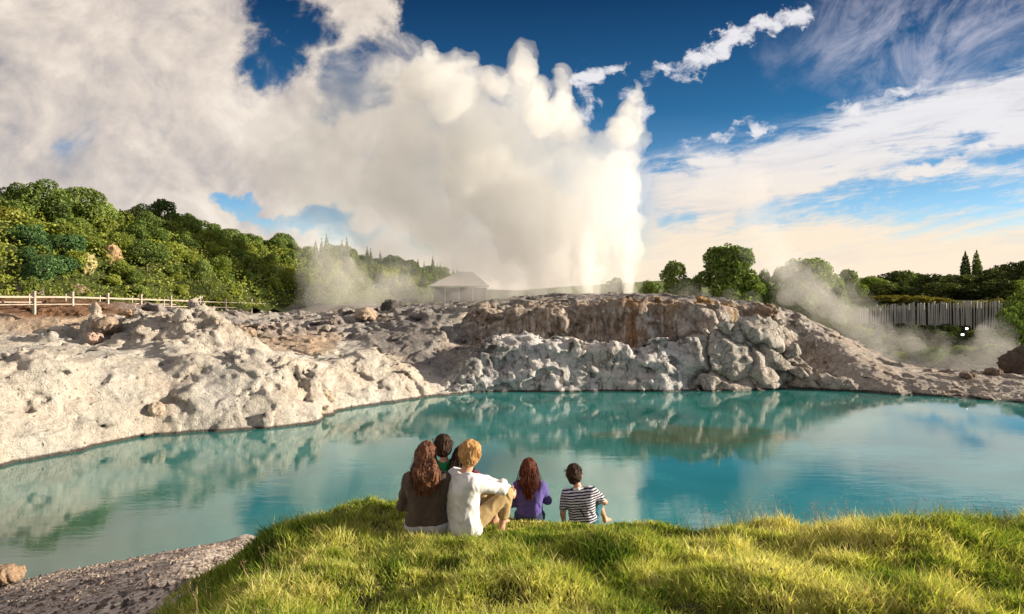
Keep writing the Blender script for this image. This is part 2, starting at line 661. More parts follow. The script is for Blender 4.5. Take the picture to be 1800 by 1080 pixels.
def mat_grid(xs, ys, Z):
    nx, ny = len(xs), len(ys)
    X, Y = np.meshgrid(xs, ys, indexing='ij')
    V = np.stack([X.ravel(), Y.ravel(), np.asarray(Z).ravel()], 1)
    i = np.arange(nx * ny).reshape(nx, ny)
    F = np.stack([i[:-1, :-1].ravel(), i[1:, :-1].ravel(), i[1:, 1:].ravel(), i[:-1, 1:].ravel()], 1)
    return V, F

# ------------------------------------------------------------------ lie of the land
SHORE = [(-18.9, 25.2), (-16.1, 30.6), (-13.9, 31.3), (-11.5, 32.0), (-9.6, 33.4), (-9.4, 34.6), (-10.2, 36.1), (-7.6, 38.8), (-4.9, 41.7), (-1.1, 43.3), (6.9, 43.6), (14.6, 43.8), (18.6, 44.4),
         (21.4, 42.9), (26, 41.7), (29.5, 39.4), (34, 34), (37, 25), (33, 18), (24, 16), (16, 15), (8, 14), (0, 14), (-4, 15), (-6.3, 17.3), (-8.5, 17), (-9.2, 16.3), (-11.1, 14.9),
         (-15, 13), (-22, 15), (-24, 20)]
ctrl = [(x, y, 0.05) for x, y in SHORE[:16]]
ctrl += [(-5, 25, -2), (5, 32, -2), (18, 32, -2), (-10, 22, -2), (26, 28, -1.5), (-14, 24, -1.6), (-6, 34, -1.6), (12, 40, -1.6), (0, 39, -1.6), (24, 37, -1.2), (-19, 20, -1.2)]
for q in ((0, 760, 28.5), (0, 700, 33), (0, 640, 38), (0, 600, 42), (30, 572, 44), (200, 720, 33), (200, 660, 37), (200, 640, 39), (400, 700, 34.8), (400, 655, 37.5), (470, 645, 40),
          (600, 655, 40), (640, 643, 42.5), (700, 665, 42.5), (500, 602, 46), (400, 592, 48), (560, 618, 45), (640, 612, 46.5), (700, 590, 48.5), (800, 560, 51),
          (450, 580, 51), (600, 561, 55), (420, 555, 60), (500, 557, 64), (700, 548, 56), (780, 543, 58), (100, 590, 43), (-120, 600, 40), (-150, 560, 46), (-200, 700, 31),
          (0, 542, 45), (127, 541, 47), (300, 547, 58), (522, 553, 72), (650, 540, 70), (250, 560, 48), (330, 562, 50),
          (900, 540, 54), (1100, 531, 56), (1300, 532, 56), (1100, 528, 70), (800, 533, 75), (1350, 540, 55), (1440, 572, 52), (1530, 632, 48), (1420, 600, 48),
          (1600, 652, 46), (1600, 648, 52), (1700, 654, 48), (1800, 662, 48), (1800, 640, 55), (1600, 635, 58), (2000, 670, 45)):
    ctrl.append(PX(*q))
_tps = tps_fit(ctrl, 0.5)


def interp(x, pts):
    return np.interp(x, [p[0] for p in pts], [p[1] for p in pts])


def shore_y(x):
    return interp(x, [(-8, 40), (-4.9, 41.7), (-1.1, 43.3), (6.9, 43.6), (14.6, 43.8), (18.6, 44.4), (21.4, 43.3), (26, 42)])


T1 = [(-6, 0.4), (-4.6, 0.9), (-3, 2.1), (-1.2, 3.2), (0.4, 3.35), (1.6, 3.3), (2.4, 3.05), (4.2, 3.15), (5.3, 2.75), (7.4, 2.8), (8.3, 2.35), (9.6, 2.9), (11.2, 2.8), (12.2, 3.0), (13.4, 3.9),
      (15, 4.55), (16.9, 4.45), (17.6, 3.9), (18.6, 3.0), (19.5, 1.5), (20.3, 0.6), (21.5, 0.42), (26, .4)]

BUMPS = [  # centre measured in the photograph, distance, radii, height, squareness
    (320, 612, 40.3, 2.9, 2.2, 1.35, 4), (200, 612, 40, 1.7, 1.2, 1.15, 4), (275, 604, 41.0, 1.3, 1.0, 0.55, 3), (350, 600, 41.3, 1.3, 1.1, 0.5, 3), (405, 625, 39.6, 1.6, 1.5, 1.05, 3), (120, 606, 40, 1.9, 0.8, 0.6, 3), (300, 660, 37.3, 1.8, 1.4, 0.7, 3), (235, 650, 38, 1.2, .9, .6, 3), (350, 640, 38.4, 1.2, 1.1, .7, 3), (90, 632, 38.4, 1.6, .5, .35, 3),
    (528, 672, 35.6, 1.1, 1.1, 1.0, 3), (568, 668, 35.8, 0.8, 0.8, 0.7, 3), (450, 705, 34.2, 1.4, 1.0, 0.5, 2), (60, 700, 29, 1.5, 0.9, 0.3, 2), (350, 690, 33.5, 1.0, .8, 0.4, 2),
    (680, 655, 41.8, 2.0, 1.2, 0.55, 2), (620, 662, 40.4, 1.2, 0.9, 0.4, 2), (450, 585, 49, 2.2, 1.2, 0.5, 2), (170, 640, 38, 1.1, .6, .35, 2)]


def land(x, y):
    """height of the rock and soil round the pool"""
    b_ = np.clip(_tps(x, y), -2.5, 7)
    sd = poly_sd(x, y, SHORE)                      # negative in the water
    b_ = np.where(sd < 0, np.maximum(np.minimum(b_, 0.05 + sd * 1.3), -1.8), np.maximum(b_, 0.03 + 0.42 * (1 - np.exp(-sd / 0.25)) * sst(x, 2, -6) + .02 * np.minimum(sd, 5)))
    # the west bank stands up steeply out of the water, then runs back as a shelf
    pxl = 900 + x / y * FOC
    lip = np.interp(pxl, [-300, 0, 200, 400, 540, 640, 720, 775], [3.3, 3.5, 3.35, 2.95, 2.35, 2.15, 1.7, 0.3]) + 0.30 * fbm2(x, y, 0.45, 3, 14.2)
    run = 3.0 + 1.1 * fbm2(x, y, 0.3, 3, 21.7)
    face = lip * sst(sd + 0.7 * fbm2(x, y, 0.6, 3, 11.1) * sst(sd, .3, 1.5), -1.0, run) * sst(sd, -.25, .25)
    west = (sd > -0.02) * sst(x, -3.5, -6.0) * (1 - sst(y, 41.5, 45))
    b_ = np.where(west > 0, b_ + np.maximum(face - b_, 0) * west, b_)
    for px_, py_, Y, rx, ry, hh, pw in BUMPS:
        cx = (px_ - 900) * Y / FOC
        wob = 0.22 * fbm2(x, y, 0.55, 3, px_ * .13)
        r = ((np.abs(x - cx) / rx) ** 2 + (np.abs(y - Y) / ry) ** 2) ** 0.5 + wob
        b_ = b_ + hh * np.exp(-np.clip(r, 0, 9) ** (pw * 1.6))
    # the cliff across the pool, in two tiers
    w = sst(x, -5.5, -1.5) * (1 - sst(x, 21.0, 24.0))
    jag = 0.55 * fbm2(x, y * 0.3, 0.38, 4, 3.1)
    ys = shore_y(x) + 0.1
    t1 = interp(x, T1) + 0.35 * fbm2(x, y, 0.8, 3, 9.2)
    s1 = sst(y + jag, ys - 0.35, ys + 1.15)
    y2 = 48.7 + 1.1 * fbm2(x, x * 0 + 1, 0.22, 3, 5.5) - 1.2 * sst(x, 10.5, 13.5) + 2.6 * sst(x, 14.5, 18)
    t2 = np.interp(x, [-4, 0, 3, 6, 12, 16, 19, 22], [4.3, 4.95, 5.2, 5.35, 5.45, 5.3, 4.6, 2.4]) + 0.12 * fbm2(x, y, 0.9, 3, 2.2)
    floor = np.minimum(t1 - 0.25, 3.4)
    s2 = sst(y + 0.5 * fbm2(x, y * .3, 0.9, 3, 7.7), y2 - 0.30, y2 + 0.45) * sst(x, -3.0, 0.5)
    back = np.maximum(b_, t2)
    c = -1.0 + (t1 + 1.0) * s1
    c = c + (floor - t1) * sst(y, ys + 1.5, ys + 2.6) * s1
    c = np.where(y > y2 - 1.2, c + (np.minimum(back, t2 + 0.06 * (y - y2)) - c) * s2, c)
    far = sst(y, 49.5, 53)
    c = c * (1 - far) + np.maximum(c, b_ * 1.0) * far
    return b_ * (1 - w) + c * w


_xs = np.arange(-60, 48, 0.14)
_ys = np.arange(21.5, 80, 0.14)
_X, _Y = np.meshgrid(_xs, _ys, indexing='ij')
_H = land(_X, _Y)
h_land = grid_sampler(_xs, _ys, _H)
_gx, _gy = np.gradient(_H, 0.14)
_K = 1 / np.sqrt(1 + np.minimum(_gx ** 2 + _gy ** 2, 9))
k_land = grid_sampler(_xs, _ys, _K)
# how rough the rock is, place by place
mound = np.zeros_like(_X)
for px_, py_, Y, rx, ry, hh, pw in BUMPS:
    cx = (px_ - 900) * Y / FOC
    mound = np.maximum(mound, np.exp(-(((_X - cx) / (rx * 1.25)) ** 2 + ((_Y - Y) / (ry * 1.25)) ** 2) ** 1.5) * min(1, hh))
_wc = sst(_X, -6, -2) * (1 - sst(_X, 21.5, 24)) * (1 - sst(_Y, 53, 57))                      # cliff
_wblk = sst(_X, 10.8, 12.6) * (1 - sst(_X, 21, 22.5)) * (1 - sst(_Y, 47.5, 49))               # jointed blocks
_wr = sst(_Y, 47.5, 50) * (1 - sst(_X, -7, -3)) * sst(_X, -32, -24) * (1 - sst(_Y, 64, 70))   # rubble
_wl = sst(_X, 19.5, 22.5)                                                                     # low ledge
_wslab = (1 - sst(_X, -11, -8)) * (1 - sst(_Y, 36, 39)) * (1 - np.clip(mound * 1.5, 0, 1))
_amp = 0.20 + 0.0 * _wslab + 0.30 * mound + 0.18 * _wc + 0.14 * _wr - .08 * _wblk - 0.04 * _wl
amp_land = grid_sampler(_xs, _ys, _amp)
blk_land = grid_sampler(_xs, _ys, _wblk)
mnd_land = grid_sampler(_xs, _ys, np.clip(mound + _wr * 0.6, 0, 1))
cl_land = grid_sampler(_xs, _ys, _wc)
rub_land = grid_sampler(_xs, _ys, _wr)
slab_land = grid_sampler(_xs, _ys, _wslab)
led_land = grid_sampler(_xs, _ys, _wl)


JOINT = (np.array([[.86, 0, .5], [0, 1, 0], [-.5, 0, .86]]) @ np.diag([0.30, 0.38, 0.52])).astype(np.float32)     # joints lean to the east


def rock_f(p):
    x, y, z = p[:, 0], p[:, 1], p[:, 2]
    f = (z - h_land(x, y)) * k_land(x, y)
    near = np.abs(f) < 1.3
    out = f.astype(np.float32)
    if not near.any():
        return out
    q = p[near].astype(np.float32)
    x, y, z = q[:, 0], q[:, 1], q[:, 2]
    a = amp_land(x, y)
    wv = np.stack([fbm(q * 0.7 + 5, 2), fbm(q * 0.7 + 31, 2), fbm(q * 0.7 + 77, 2)], 1)
    qq = q + 0.55 * wv
    n1 = fbm(qq * np.array([0.55, 0.55, 0.8], np.float32), 3)
    n2 = 1 - 2.2 * np.abs(perlin(qq * 1.35 + 11))                         # ridges
    n3 = 1 - 2.2 * np.abs(perlin(qq * 3.1 + 3))
    n4 = fbm(q * 6.3, 2)
    n5 = np.maximum(0.0, fbm(qq * 1.1 + 50, 2) - 0.08)
    d = a * (1.3 * n1 + 0.28 * n2 + 0.18 * n3 + 0.28 * n4 + 0.9 * n5)
    # joints: angular blocks on the cliff, knobs on the mounds
    f1, f2 = worley((q + 0.75 * wv) @ JOINT + 4)
    crack = np.exp(-((f2 - f1) / 0.05) ** 2)
    knob = sst(f2 - f1, 0.0, 0.28) - 0.55
    wb = blk_land(x, y)
    d = d + wb * (0.46 * knob - 0.42 * crack) - 0.16 * crack * np.clip(cl_land(x, y) - wb, 0, 1)
    wm = mnd_land(x, y)
    wf = np.clip(0.42 + 0.75 * wm + 0.30 * cl_land(x, y) + 0.06 * slab_land(x, y) - 0.35 * wb, 0, 1.1)
    rough = sst(fbm(q * 0.45 + 90, 2), -0.3, 0.2)
    g1, g2, gv = facets((q + 0.35 * wv) @ np.array([[.60, .1, .2], [-.1, .66, 0], [-.2, .1, .95]], np.float32) + 9)
    d = d + wf * (0.64 * gv - 0.10 * np.exp(-((g2 - g1) / 0.06) ** 2)) * (0.4 + 0.6 * rough)
    g1, g2, gv = facets((q + 0.2 * wv) @ np.array([[1.5, .2, .3], [-.2, 1.7, 0], [-.3, .2, 2.2]], np.float32) + 2)
    d = d + np.clip(wf + 0.25 * wb, 0, 1.1) * (0.20 * gv - 0.05 * np.exp(-((g2 - g1) / 0.06) ** 2)) * (0.35 + 0.65 * rough)
    # bedded ledges on the low shelf to the east
    wl = led_land(x, y)
    d = d + wl * sst(z, 1.1, 0.5) * 0.07 * np.sin(z * 24 + 9 * n1 + 5 * n3)
    out[near] = f[near] - d
    return out


def build_rocks(h=0.115, T=90):
    Vs, Fs, keys = [], [], []
    off = 0
    X0, Y0, Z0 = -48.0, 23.0, -0.75
    nxt, nyt = int(90 / (h * T)) + 1, int(37 / (h * T)) + 1
    for ti in range(nxt):
        for tj in range(nyt):
            xi = np.arange(T + 2) + ti * T
            yi = np.arange(T + 2) + tj * T
            X, Y = X0 + xi * h, Y0 + yi * h
            cxm, cym = X.mean(), Y.mean()
            if abs(cxm) - 8 > 0.78 * (cym + 5) or Y[0] > 58.5:
                continue
            XX, YY = np.meshgrid(X, Y, indexing='ij')
            hh = h_land(XX.ravel(), YY.ravel())
            if hh.max() < -0.5:
                continue
            zlo = max(hh.min() - 1.3, Z0)
            k0 = int(math.floor((zlo - Z0) / h))
            k1 = int(math.ceil((hh.max() + 1.3 - Z0) / h))
            zi = np.arange(k0, k1 + 1)
            G = np.empty((len(xi), len(yi), len(zi), 3), np.float32)
            G[..., 0] = X[:, None, None]
            G[..., 1] = Y[None, :, None]
            G[..., 2] = (Z0 + zi * h)[None, None, :]
            val = rock_f(G.reshape(-1, 3)).reshape(G.shape[:3])
            V, Q, idx = surface_nets(val, (X[0], Y[0], Z0 + k0 * h), h)
            if not len(V):
                continue
            gi = idx + np.array([ti * T, tj * T, k0])
            keys.append((gi[:, 0].astype(np.int64) * 4000 + gi[:, 1]) * 4000 + gi[:, 2] + 100)
            Vs.append(V)
            Fs.append(Q + off)
            off += len(V)
    V = np.concatenate(Vs)
    F = np.concatenate(Fs)
    u, first, inv = np.unique(np.concatenate(keys), return_index=True, return_inverse=True)
    V = V[first]
    F = inv[F]
    F = F[np.unique(np.sort(F, 1), axis=0, return_index=True)[1]]
    keep = V[F][:, :, 2].max(1) > -0.55
    return V, F[keep]


# ------------------------------------------------------------------ rock material
def rock_material():
    m, b = material('weathered_sinter')
    p = b.pos()
    t = b.attr('tint')
    w = b.attr('traits')
    ws, wp, wk = b.sep(w)
    n1 = b.noise(p, 0.9, 8, 0.62, 0.4)
    n2 = b.noise(p, 4.5, 8, 0.66, 0.2)
    n3 = b.noise(p, 19.0, 6, 0.7)
    st = b.noise(b.scl(p, (1.0, 1.0, 0.16)), 2.6, 7, 0.62, 0.6)
    k = b.add(b.add(b.mul(n1, 0.55), b.mul(n2, 0.55)), b.mul(n3, 0.4))            # about 0.75
    col = b.mix(1.0, t, b.ramp(k, [(0.54, (0.36, 0.345, 0.335)), (0.66, (0.82, 0.80, 0.78)), (0.76, (1.06, 1.03, 0.99)), (0.92, (1.34, 1.31, 1.26))]), 'MULTIPLY')
    # pale crust and dark algae running down the wet walls
    blot = b.noise(b.scl(p, (1, 1, .6)), 1.1, 6, .6, .5)
    pale = b.mul(b.sst(b.add(st, b.mul(b.sub(blot, .5), .5)), 0.50, 0.64), ws)
    dark = b.mul(b.sst(b.add(st, b.mul(b.sub(blot, .5), .7)), 0.46, 0.34), ws)
    col = b.mix(b.mul(pale, 0.75), col, (0.70, 0.69, 0.66))
    col = b.mix(b.mul(dark, 0.75), col, (0.10, 0.085, 0.07))
    # dark pits and lichen
    v1 = b.voro(b.vm('ADD', p, b.vm('SCALE', b.noise(p, 3.0, 3, color=True), scale=0.35)), 2.7)
    pit = b.mul(b.mul(b.sst(v1, 0.26, 0.10), b.sst(n1, 0.48, 0.60)), wp)
    col = b.mix(b.mul(pit, 0.7), col, (0.06, 0.05, 0.045))
    sp = b.mul(b.sst(b.noise(p, 9.0, 6, 0.66), 0.58, 0.67), b.mul(wp, b.sst(n1, 0.40, 0.55)))
    col = b.mix(b.mul(sp, 0.6), col, (0.10, 0.085, 0.07))
    tone = b.noise(p, 0.33, 4, 0.55)
    col = b.mix(b.mul(b.sst(tone, 0.45, 0.7), 0.45), col, b.mix(1.0, col, (1.03, 0.88, 0.77), 'MULTIPLY'))
    col = b.mix(b.mul(b.sst(tone, 0.48, 0.3), 0.45), col, b.mix(1.0, col, (0.82, 0.86, 0.95), 'MULTIPLY'))
    # wet rim at the water's edge
    _, _, z = b.sep(p)
    wet = b.sst(b.add(z, b.mul(b.sub(n2, 0.5), 0.10)), 0.17, 0.07)
    col = b.mix(b.mul(wet, 0.88), col, (0.035, 0.028, 0.020))
    cr = b.voro(b.vm('ADD', p, b.vm('SCALE', b.noise(p, 1.6, 4, color=True), scale=0.9)), 1.15, 'DISTANCE_TO_EDGE')
    crk = b.mul(b.sst(cr, 0.035, 0.0), wk)
    col = b.mix(b.mul(crk, 0.6), col, (0.05, 0.042, 0.038))
    h = b.add(b.add(b.mul(n2, 1.0), b.mul(n3, 0.42)), b.mul(n1, 0.5))
    h = b.sub(h, b.add(b.mul(crk, 0.5), b.mul(pit, 0.5)))
    nrm = b.bump(h, 1.0, 0.24)
    principled(b, col, b.mix(wet, 0.92, 0.35), nrm, 0.25)
    return m


M_ROCK = rock_material()


def rock_looks(V):
    x, y, z = V[:, 0], V[:, 1], V[:, 2]
    n = fbm(V * 0.45, 3)
    wc, wb, wr, wl = cl_land(x, y), blk_land(x, y), rub_land(x, y), led_land(x, y)
    mn_ = mnd_land(x, y)
    px_ = 900 + x / y * FOC
    py_ = HORIZON - (z - CAM_H) / y * FOC
    L = lambda a, b_, t: a + (b_ - a) * np.clip(t, 0, 1)[:, None]
    pale = np.array([0.62, 0.59, 0.545])
    c = np.repeat(pale[None], len(V), 0)
    c = L(c, np.array([0.46, 0.415, 0.365]), mn_ * 0.85)
    c = L(c, np.array([0.53, 0.51, 0.475]), slab_land(x, y))
    c = L(c, np.array([0.46, 0.375, 0.30]), sst(y, 41.5, 44) * (x < -12))                  # sand flat
    c = L(c, np.array([0.20, 0.115, 0.07]), sst(z + 0.5 * n, 4.5, 5.0) * sst(x, -19, -23) * sst(y, 43.5, 45))    # brown soil under the fence
    c = L(c, np.array([0.36, 0.345, 0.34]), wr)
    # cliff
    up = sst(y + 0.35 * n, 47.6, 48.4)
    low = np.array([0.66, 0.66, 0.68])
    cc = np.repeat(low[None], len(V), 0)
    cc = L(cc, np.array([0.25, 0.24, 0.24]), sst(x, 0.8, -2.0) * sst(z, 0.6, 1.6))            # apron, its shade painted in as dark grey
    cc = L(cc, np.array([0.50, 0.48, 0.46]), wb)
    cc = L(cc, np.array([0.34, 0.285, 0.235]), up * sst(z, 5.45, 5.0))
    cc = L(cc, np.array([0.36, 0.30, 0.25]), up * sst(z, 4.8, 5.35))
    cc = L(cc, np.array([0.42, 0.25, 0.09]), sst(n, 0.05, 0.22) * up * np.exp(-((x - 16) / 4.5) ** 2))
    cc = L(cc, np.array([0.30, 0.16, 0.07]), up * np.exp(-((x - 8.6) / 0.7) ** 2) * 0.8)
    cc = L(cc, np.array([0.46, 0.425, 0.385]), sst(x, 17.5, 20))
    c = L(c, cc, wc)
    c = L(c, np.array([0.25, 0.24, 0.24]), sst(x + 0.8 * n, -11.5, -8.8) * (1 - wc) * sst(y, 43.2, 45.2))  # the apron's painted grey shade, carried on west of the cliff
    q_ = V.astype(np.float32)
    wv = np.stack([fbm(q_ * 0.7 + 5, 2), fbm(q_ * 0.7 + 31, 2), fbm(q_ * 0.7 + 77, 2)], 1)
    f1, f2 = worley((q_ + 0.75 * wv) @ JOINT + 4)
    c = c * (1 - 0.75 * np.exp(-((f2 - f1) / 0.04) ** 2) * wb * sst(fbm(q_ * 0.8 + 61, 2), -0.25, 0.15))[:, None]      # dirt lodged in the joints
    c = L(c, np.array([0.41, 0.375, 0.345]), wl)
    tr = np.zeros((len(V), 3))
    tr[:, 0] = np.clip(wc * (1 - wb * 0.6) * (1 - sst(z, 5.1, 5.4)), 0, 1)
    tr[:, 1] = np.clip(0.7 + 0.3 * mn_ - 0.2 * wc + 0.1 * slab_land(x, y), 0, 1)
    tr[:, 2] = np.clip(0.15 + 0.35 * wb + 0.25 * wc, 0, 1)
    return np.clip(c, 0.02, 0.9), tr


def rock_region(c):
    """which outcrop a face belongs to"""
    x, y, z = c[:, 0], c[:, 1], c[:, 2]
    reg = np.zeros(len(c), int)                                   # 0 open ground
    b_ = (x < -4.7 + 0.0 * y) & (y < 47.2) & (poly_sd(x, y, [(-60, 20), (-4.7, 20), (-4.7, 43.6), (-11, 44.8), (-19, 42.6), (-60, 41.5)]) < 0)
    reg[b_] = 1
    mound_poly = [(-27.5, 39.2), (-22, 38.0), (-17, 37.2), (-14.6, 38.4), (-14.4, 41), (-16.5, 43.6), (-24, 43.4), (-27.5, 41.6)]
    reg[poly_sd(x, y, mound_poly) < 0] = 2
    reg[poly_sd(x, y, [(-12.4, 34.3), (-8.9, 34.3), (-8.9, 37.4), (-12.4, 37.4)]) < 0] = 6
    cl = (x > -4.7) & (x < 22.8) & (y < 51.5) & (reg == 0)
    reg[cl] = 3
    reg[cl & (x > 11.6) & (y < 47.9)] = 4
    reg[(x >= 22.8) & (y < 53)] = 5
    reg[(reg == 0) & (x > -33) & (x < -4.7) & (y > 47.8) & (y < 58) & (x > -0.47 * y)] = 7
    return reg


def do_rocks():
    V, F = build_rocks()
    col, tr = rock_looks(V)
    cen = V[F].mean(1)
    reg = rock_region(cen)
    info = {0: ('terrain', dict(kind='structure')),
            1: ('rock_bank', dict(label='broad pale cream rock bank sloping down into the pool at its sunlit side', category='rock bank')),
            2: ('rock_mound', dict(label='craggy brown knobbly rock mound rising from the pale bank below the wooden fence', category='rock mound')),
            3: ('rock_cliff', dict(label='streaked white and brown rock cliff in two tiers across the pool below the geyser', category='cliff')),
            4: ('rock_outcrop', dict(label='pale outcrop of cracked angular blocks at the end of the cliff, partly sunlit', category='rock outcrop')),
            5: ('rock_shelf', dict(label='low flat brown rock shelf along the water below the steaming vents', category='rock shelf')),
            6: ('rock_hump', dict(label='pale pitted rock hump standing up at the corner of the bank beside the water', category='rock')),
            7: ('rock_rubble', dict(label='dark grey field of broken rubble rock between the fence and the geyser terrace', category='rubble'))}
    # stray crumbs cut off from their outcrop belong to the open ground
    for r in range(1, 8):
        fi = np.nonzero(reg == r)[0]
        if len(fi) < 10:
            continue
        u, inv = np.unique(F[fi], return_inverse=True)
        f = inv.reshape(-1, 4)
        lab = np.arange(len(u))
        for _ in range(400):
            m_ = lab[f].min(1)
            new = lab.copy()
            for k in range(4):
                np.minimum.at(new, f[:, k], m_)
            new = new[new]
            if (new == lab).all():
                break
            lab = new
        fl = lab[f[:, 0]]
        best = np.bincount(fl).argmax()
        reg[fi[fl != best]] = 0
    for r, (nm, props) in info.items():
        f = F[reg == r]
        if not len(f):
            continue
        u, inv = np.unique(f, return_inverse=True)
        me = mesh_data(nm, V[u], inv.reshape(f.shape))
        color_attr(me, col[u], 'tint')
        color_attr(me, tr[u], 'traits')
        add_obj(nm, me, M_ROCK, **props)


do_rocks()


# ------------------------------------------------------------------ single boulders
def boulder(px_, py_, Y, rx, ry, rz, label, tint, seed, sink=0.3, z0=None):
    cx = (px_ - 900) * Y / FOC
    cz = (float(h_land(np.array([cx]), np.array([Y]))[0]) if z0 is None else z0) + rz * (1 - sink)
    S = np.array([rx, ry, rz])

    def f(p):
        q = p / S
        d = (np.linalg.norm(q, axis=1) - 0.8) * S.min()
        s = (p / S.mean()).astype(np.float32) + seed * 3.7
        w1, w2 = worley(s * 0.9)
        return d - S.mean() * (0.32 * fbm(s * 0.9, 2) + 0.11 * (1 - 2 * np.abs(perlin(s * 2.1))) + 0.07 * fbm(s * 4.5, 3) - 0.10 * np.exp(-((w2 - w1) / 0.07) ** 2))
    V, F = mesh_sdf(f, -S * 1.45, S * 1.45, S.mean() / 13)
    me = mesh_data('boulder', V, F)
    color_attr(me, np.repeat(np.array(tint)[None], len(V), 0), 'tint')
    color_attr(me, np.repeat(np.array([[0.1, 0.6, 0.3]]), len(V), 0), 'traits')
    return add_obj('boulder', me, M_ROCK, loc=(cx, Y, cz), label=label, category='boulder', group='loose boulders round the pool')


PALE, GREY, TAN, DARK = (0.62, 0.54, 0.45), (0.28, 0.26, 0.25), (0.43, 0.34, 0.27), (0.13, 0.12, 0.115)
for i, a in enumerate([
    (643, 583, 53, 0.95, 0.8, 0.65, 'smooth pale tan boulder lying in the dark rubble before the steam', (0.52, 0.42, 0.33)),
    (690, 545, 57, 1.2, 0.9, 0.62, 'dark flat-topped boulder on the skyline of the rubble', DARK),
    (590, 575, 52, 0.7, 0.6, 0.45, 'small grey boulder beside the smooth tan one in the rubble', GREY),
    (188, 618, 38.9, 0.9, 0.7, 0.6, 'tan boulder at the shaded foot of the craggy mound', TAN),
    (165, 642, 37.6, 0.55, 0.5, 0.4, 'small pink boulder on the pale slab below the tan one', (0.55, 0.40, 0.33)),
    (228, 592, 40.6, 0.75, 0.6, 0.5, 'orange tan boulder high on the shoulder of the craggy mound', (0.55, 0.38, 0.25)),
    (275, 765, 30.9, 0.42, 0.4, 0.38, 'small round boulder standing at the waterline of the pale bank', PALE),
    (572, 648, 35.7, 0.55, 0.5, 0.4, 'pale boulder on top of the rock hump by the water', PALE),
    (430, 580, 47.5, 0.9, 0.7, 0.5, 'tan boulder behind the craggy mound at the edge of the rubble', TAN),
    (1345, 548, 50, 0.9, 0.7, 0.5, 'brown boulder on the shoulder of the cracked outcrop', (0.30, 0.23, 0.17)),
    (1792, 622, 49, 1.5, 1.2, 1.35, 'big dark brown rock above the shelf at the edge of the view', (0.12, 0.10, 0.085)),
    (1745, 668, 46, 0.7, 0.5, 0.35, 'low rough brown rock on the flat shelf below the big dark rock', (0.22, 0.17, 0.14)),
    (1700, 672, 44.5, 0.6, 0.4, 0.28, 'smaller brown rock on the water side of the flat shelf', (0.26, 0.20, 0.16)),
    (20, 508, 50, 2.4, 1.2, 0.9, 'wide layered grey rock behind the first posts of the wooden fence', (0.30, 0.26, 0.22)),
    (120, 500, 53, 2.0, 1.1, 0.9, 'brown weathered rock behind the fence at the foot of the scrub', (0.33, 0.25, 0.18)),
    (300, 520, 62, 2.2, 1.0, 0.8, 'grey rock behind the middle of the fence below the wooded hill', (0.27, 0.24, 0.22)),
]):
    boulder(*a, seed=i + 1)
boulder(8, 1020, 15.0, 0.42, 0.3, 0.26, 'low orange-tan rock at the water on the gravel beach', (0.46, 0.34, 0.24), 31, z0=0.05)

# ------------------------------------------------------------------ wide land, hill, near bank, water
FOOT = [(-75, 18), (-60, 28), (-45, 38), (-33, 49), (-26, 62), (-20, 78), (-10, 100), (0, 125), (12, 155), (30, 200)]
FOOT_H = [11, 11.5, 12.3, 13.2, 12.8, 11.3, 9.4, 7.4, 6.2, 5]


def foot_dist(x, y):
    best = np.full(np.shape(x), 1e9)
    side = np.zeros(np.shape(x))
    hc = np.zeros(np.shape(x))
    for i in range(len(FOOT) - 1):
        (ax_, ay), (bx, by) = FOOT[i], FOOT[i + 1]
        ex, ey = bx - ax_, by - ay
        t = np.clip(((x - ax_) * ex + (y - ay) * ey) / (ex * ex + ey * ey), 0, 1)
        dx, dy = x - ax_ - t * ex, y - ay - t * ey
        d = np.hypot(dx, dy)
        cr = ex * dy - ey * dx
        m = d < best
        best = np.where(m, d, best)
        side = np.where(m, np.sign(cr), side)
        hc = np.where(m, FOOT_H[i] + t * (FOOT_H[i + 1] - FOOT_H[i]), hc)
    return best * side, hc


def base_far(x, y):
    """open land beyond the rocks"""
    inr = np.clip(_tps(np.clip(x, -48, 42), np.clip(y, 22, 74)), -2, 6)
    z = inr * (1 - sst(y, 60, 80)) + 4.9 * sst(y, 60, 80)
    z = z * (1 - sst(np.abs(x), 44, 70)) + 4.9 * sst(np.abs(x), 44, 70)
    # hollow east of the terrace, then the bank that carries the palisade
    e = sst(x, 17, 24) * sst(y, 44, 50)
    bank = 0.7 + 1.1 * sst(y, 62, 80) + 3.2 * sst(y, 84, 94) + 0.8 * sst(y, 95, 120)
    z = z * (1 - e) + bank * e
    z = z + 9 * sst(y, 260, 520) * sst(x, 20, 160) + 1.0 * sst(y, 200, 600)
    return z


def hill_z(x, y):
    d, hc = foot_dist(x, y)
    b_ = 4.7
    t = np.clip(d / 15.0, 0, 1)
    z = b_ + (hc - b_) * (1 - (1 - t) ** 1.7) + 0.6 * fbm2(x, y, 0.12, 3, 4.4) * np.clip(d / 3, 0, 1)
    return z + np.clip(d - 15, 0, 60) * 0.03, d


def soil_material(name, stops, scale=2.0, bump=0.3):
    m, b = material(name)
    p = b.pos()
    n = b.add(b.mul(b.noise(p, scale, 8, 0.65), 0.7), b.mul(b.noise(p, scale * 9, 5, 0.7), 0.3))
    principled(b, b.ramp(n, stops), 0.95, b.bump(n, 0.8, bump), 0.15)
    return m


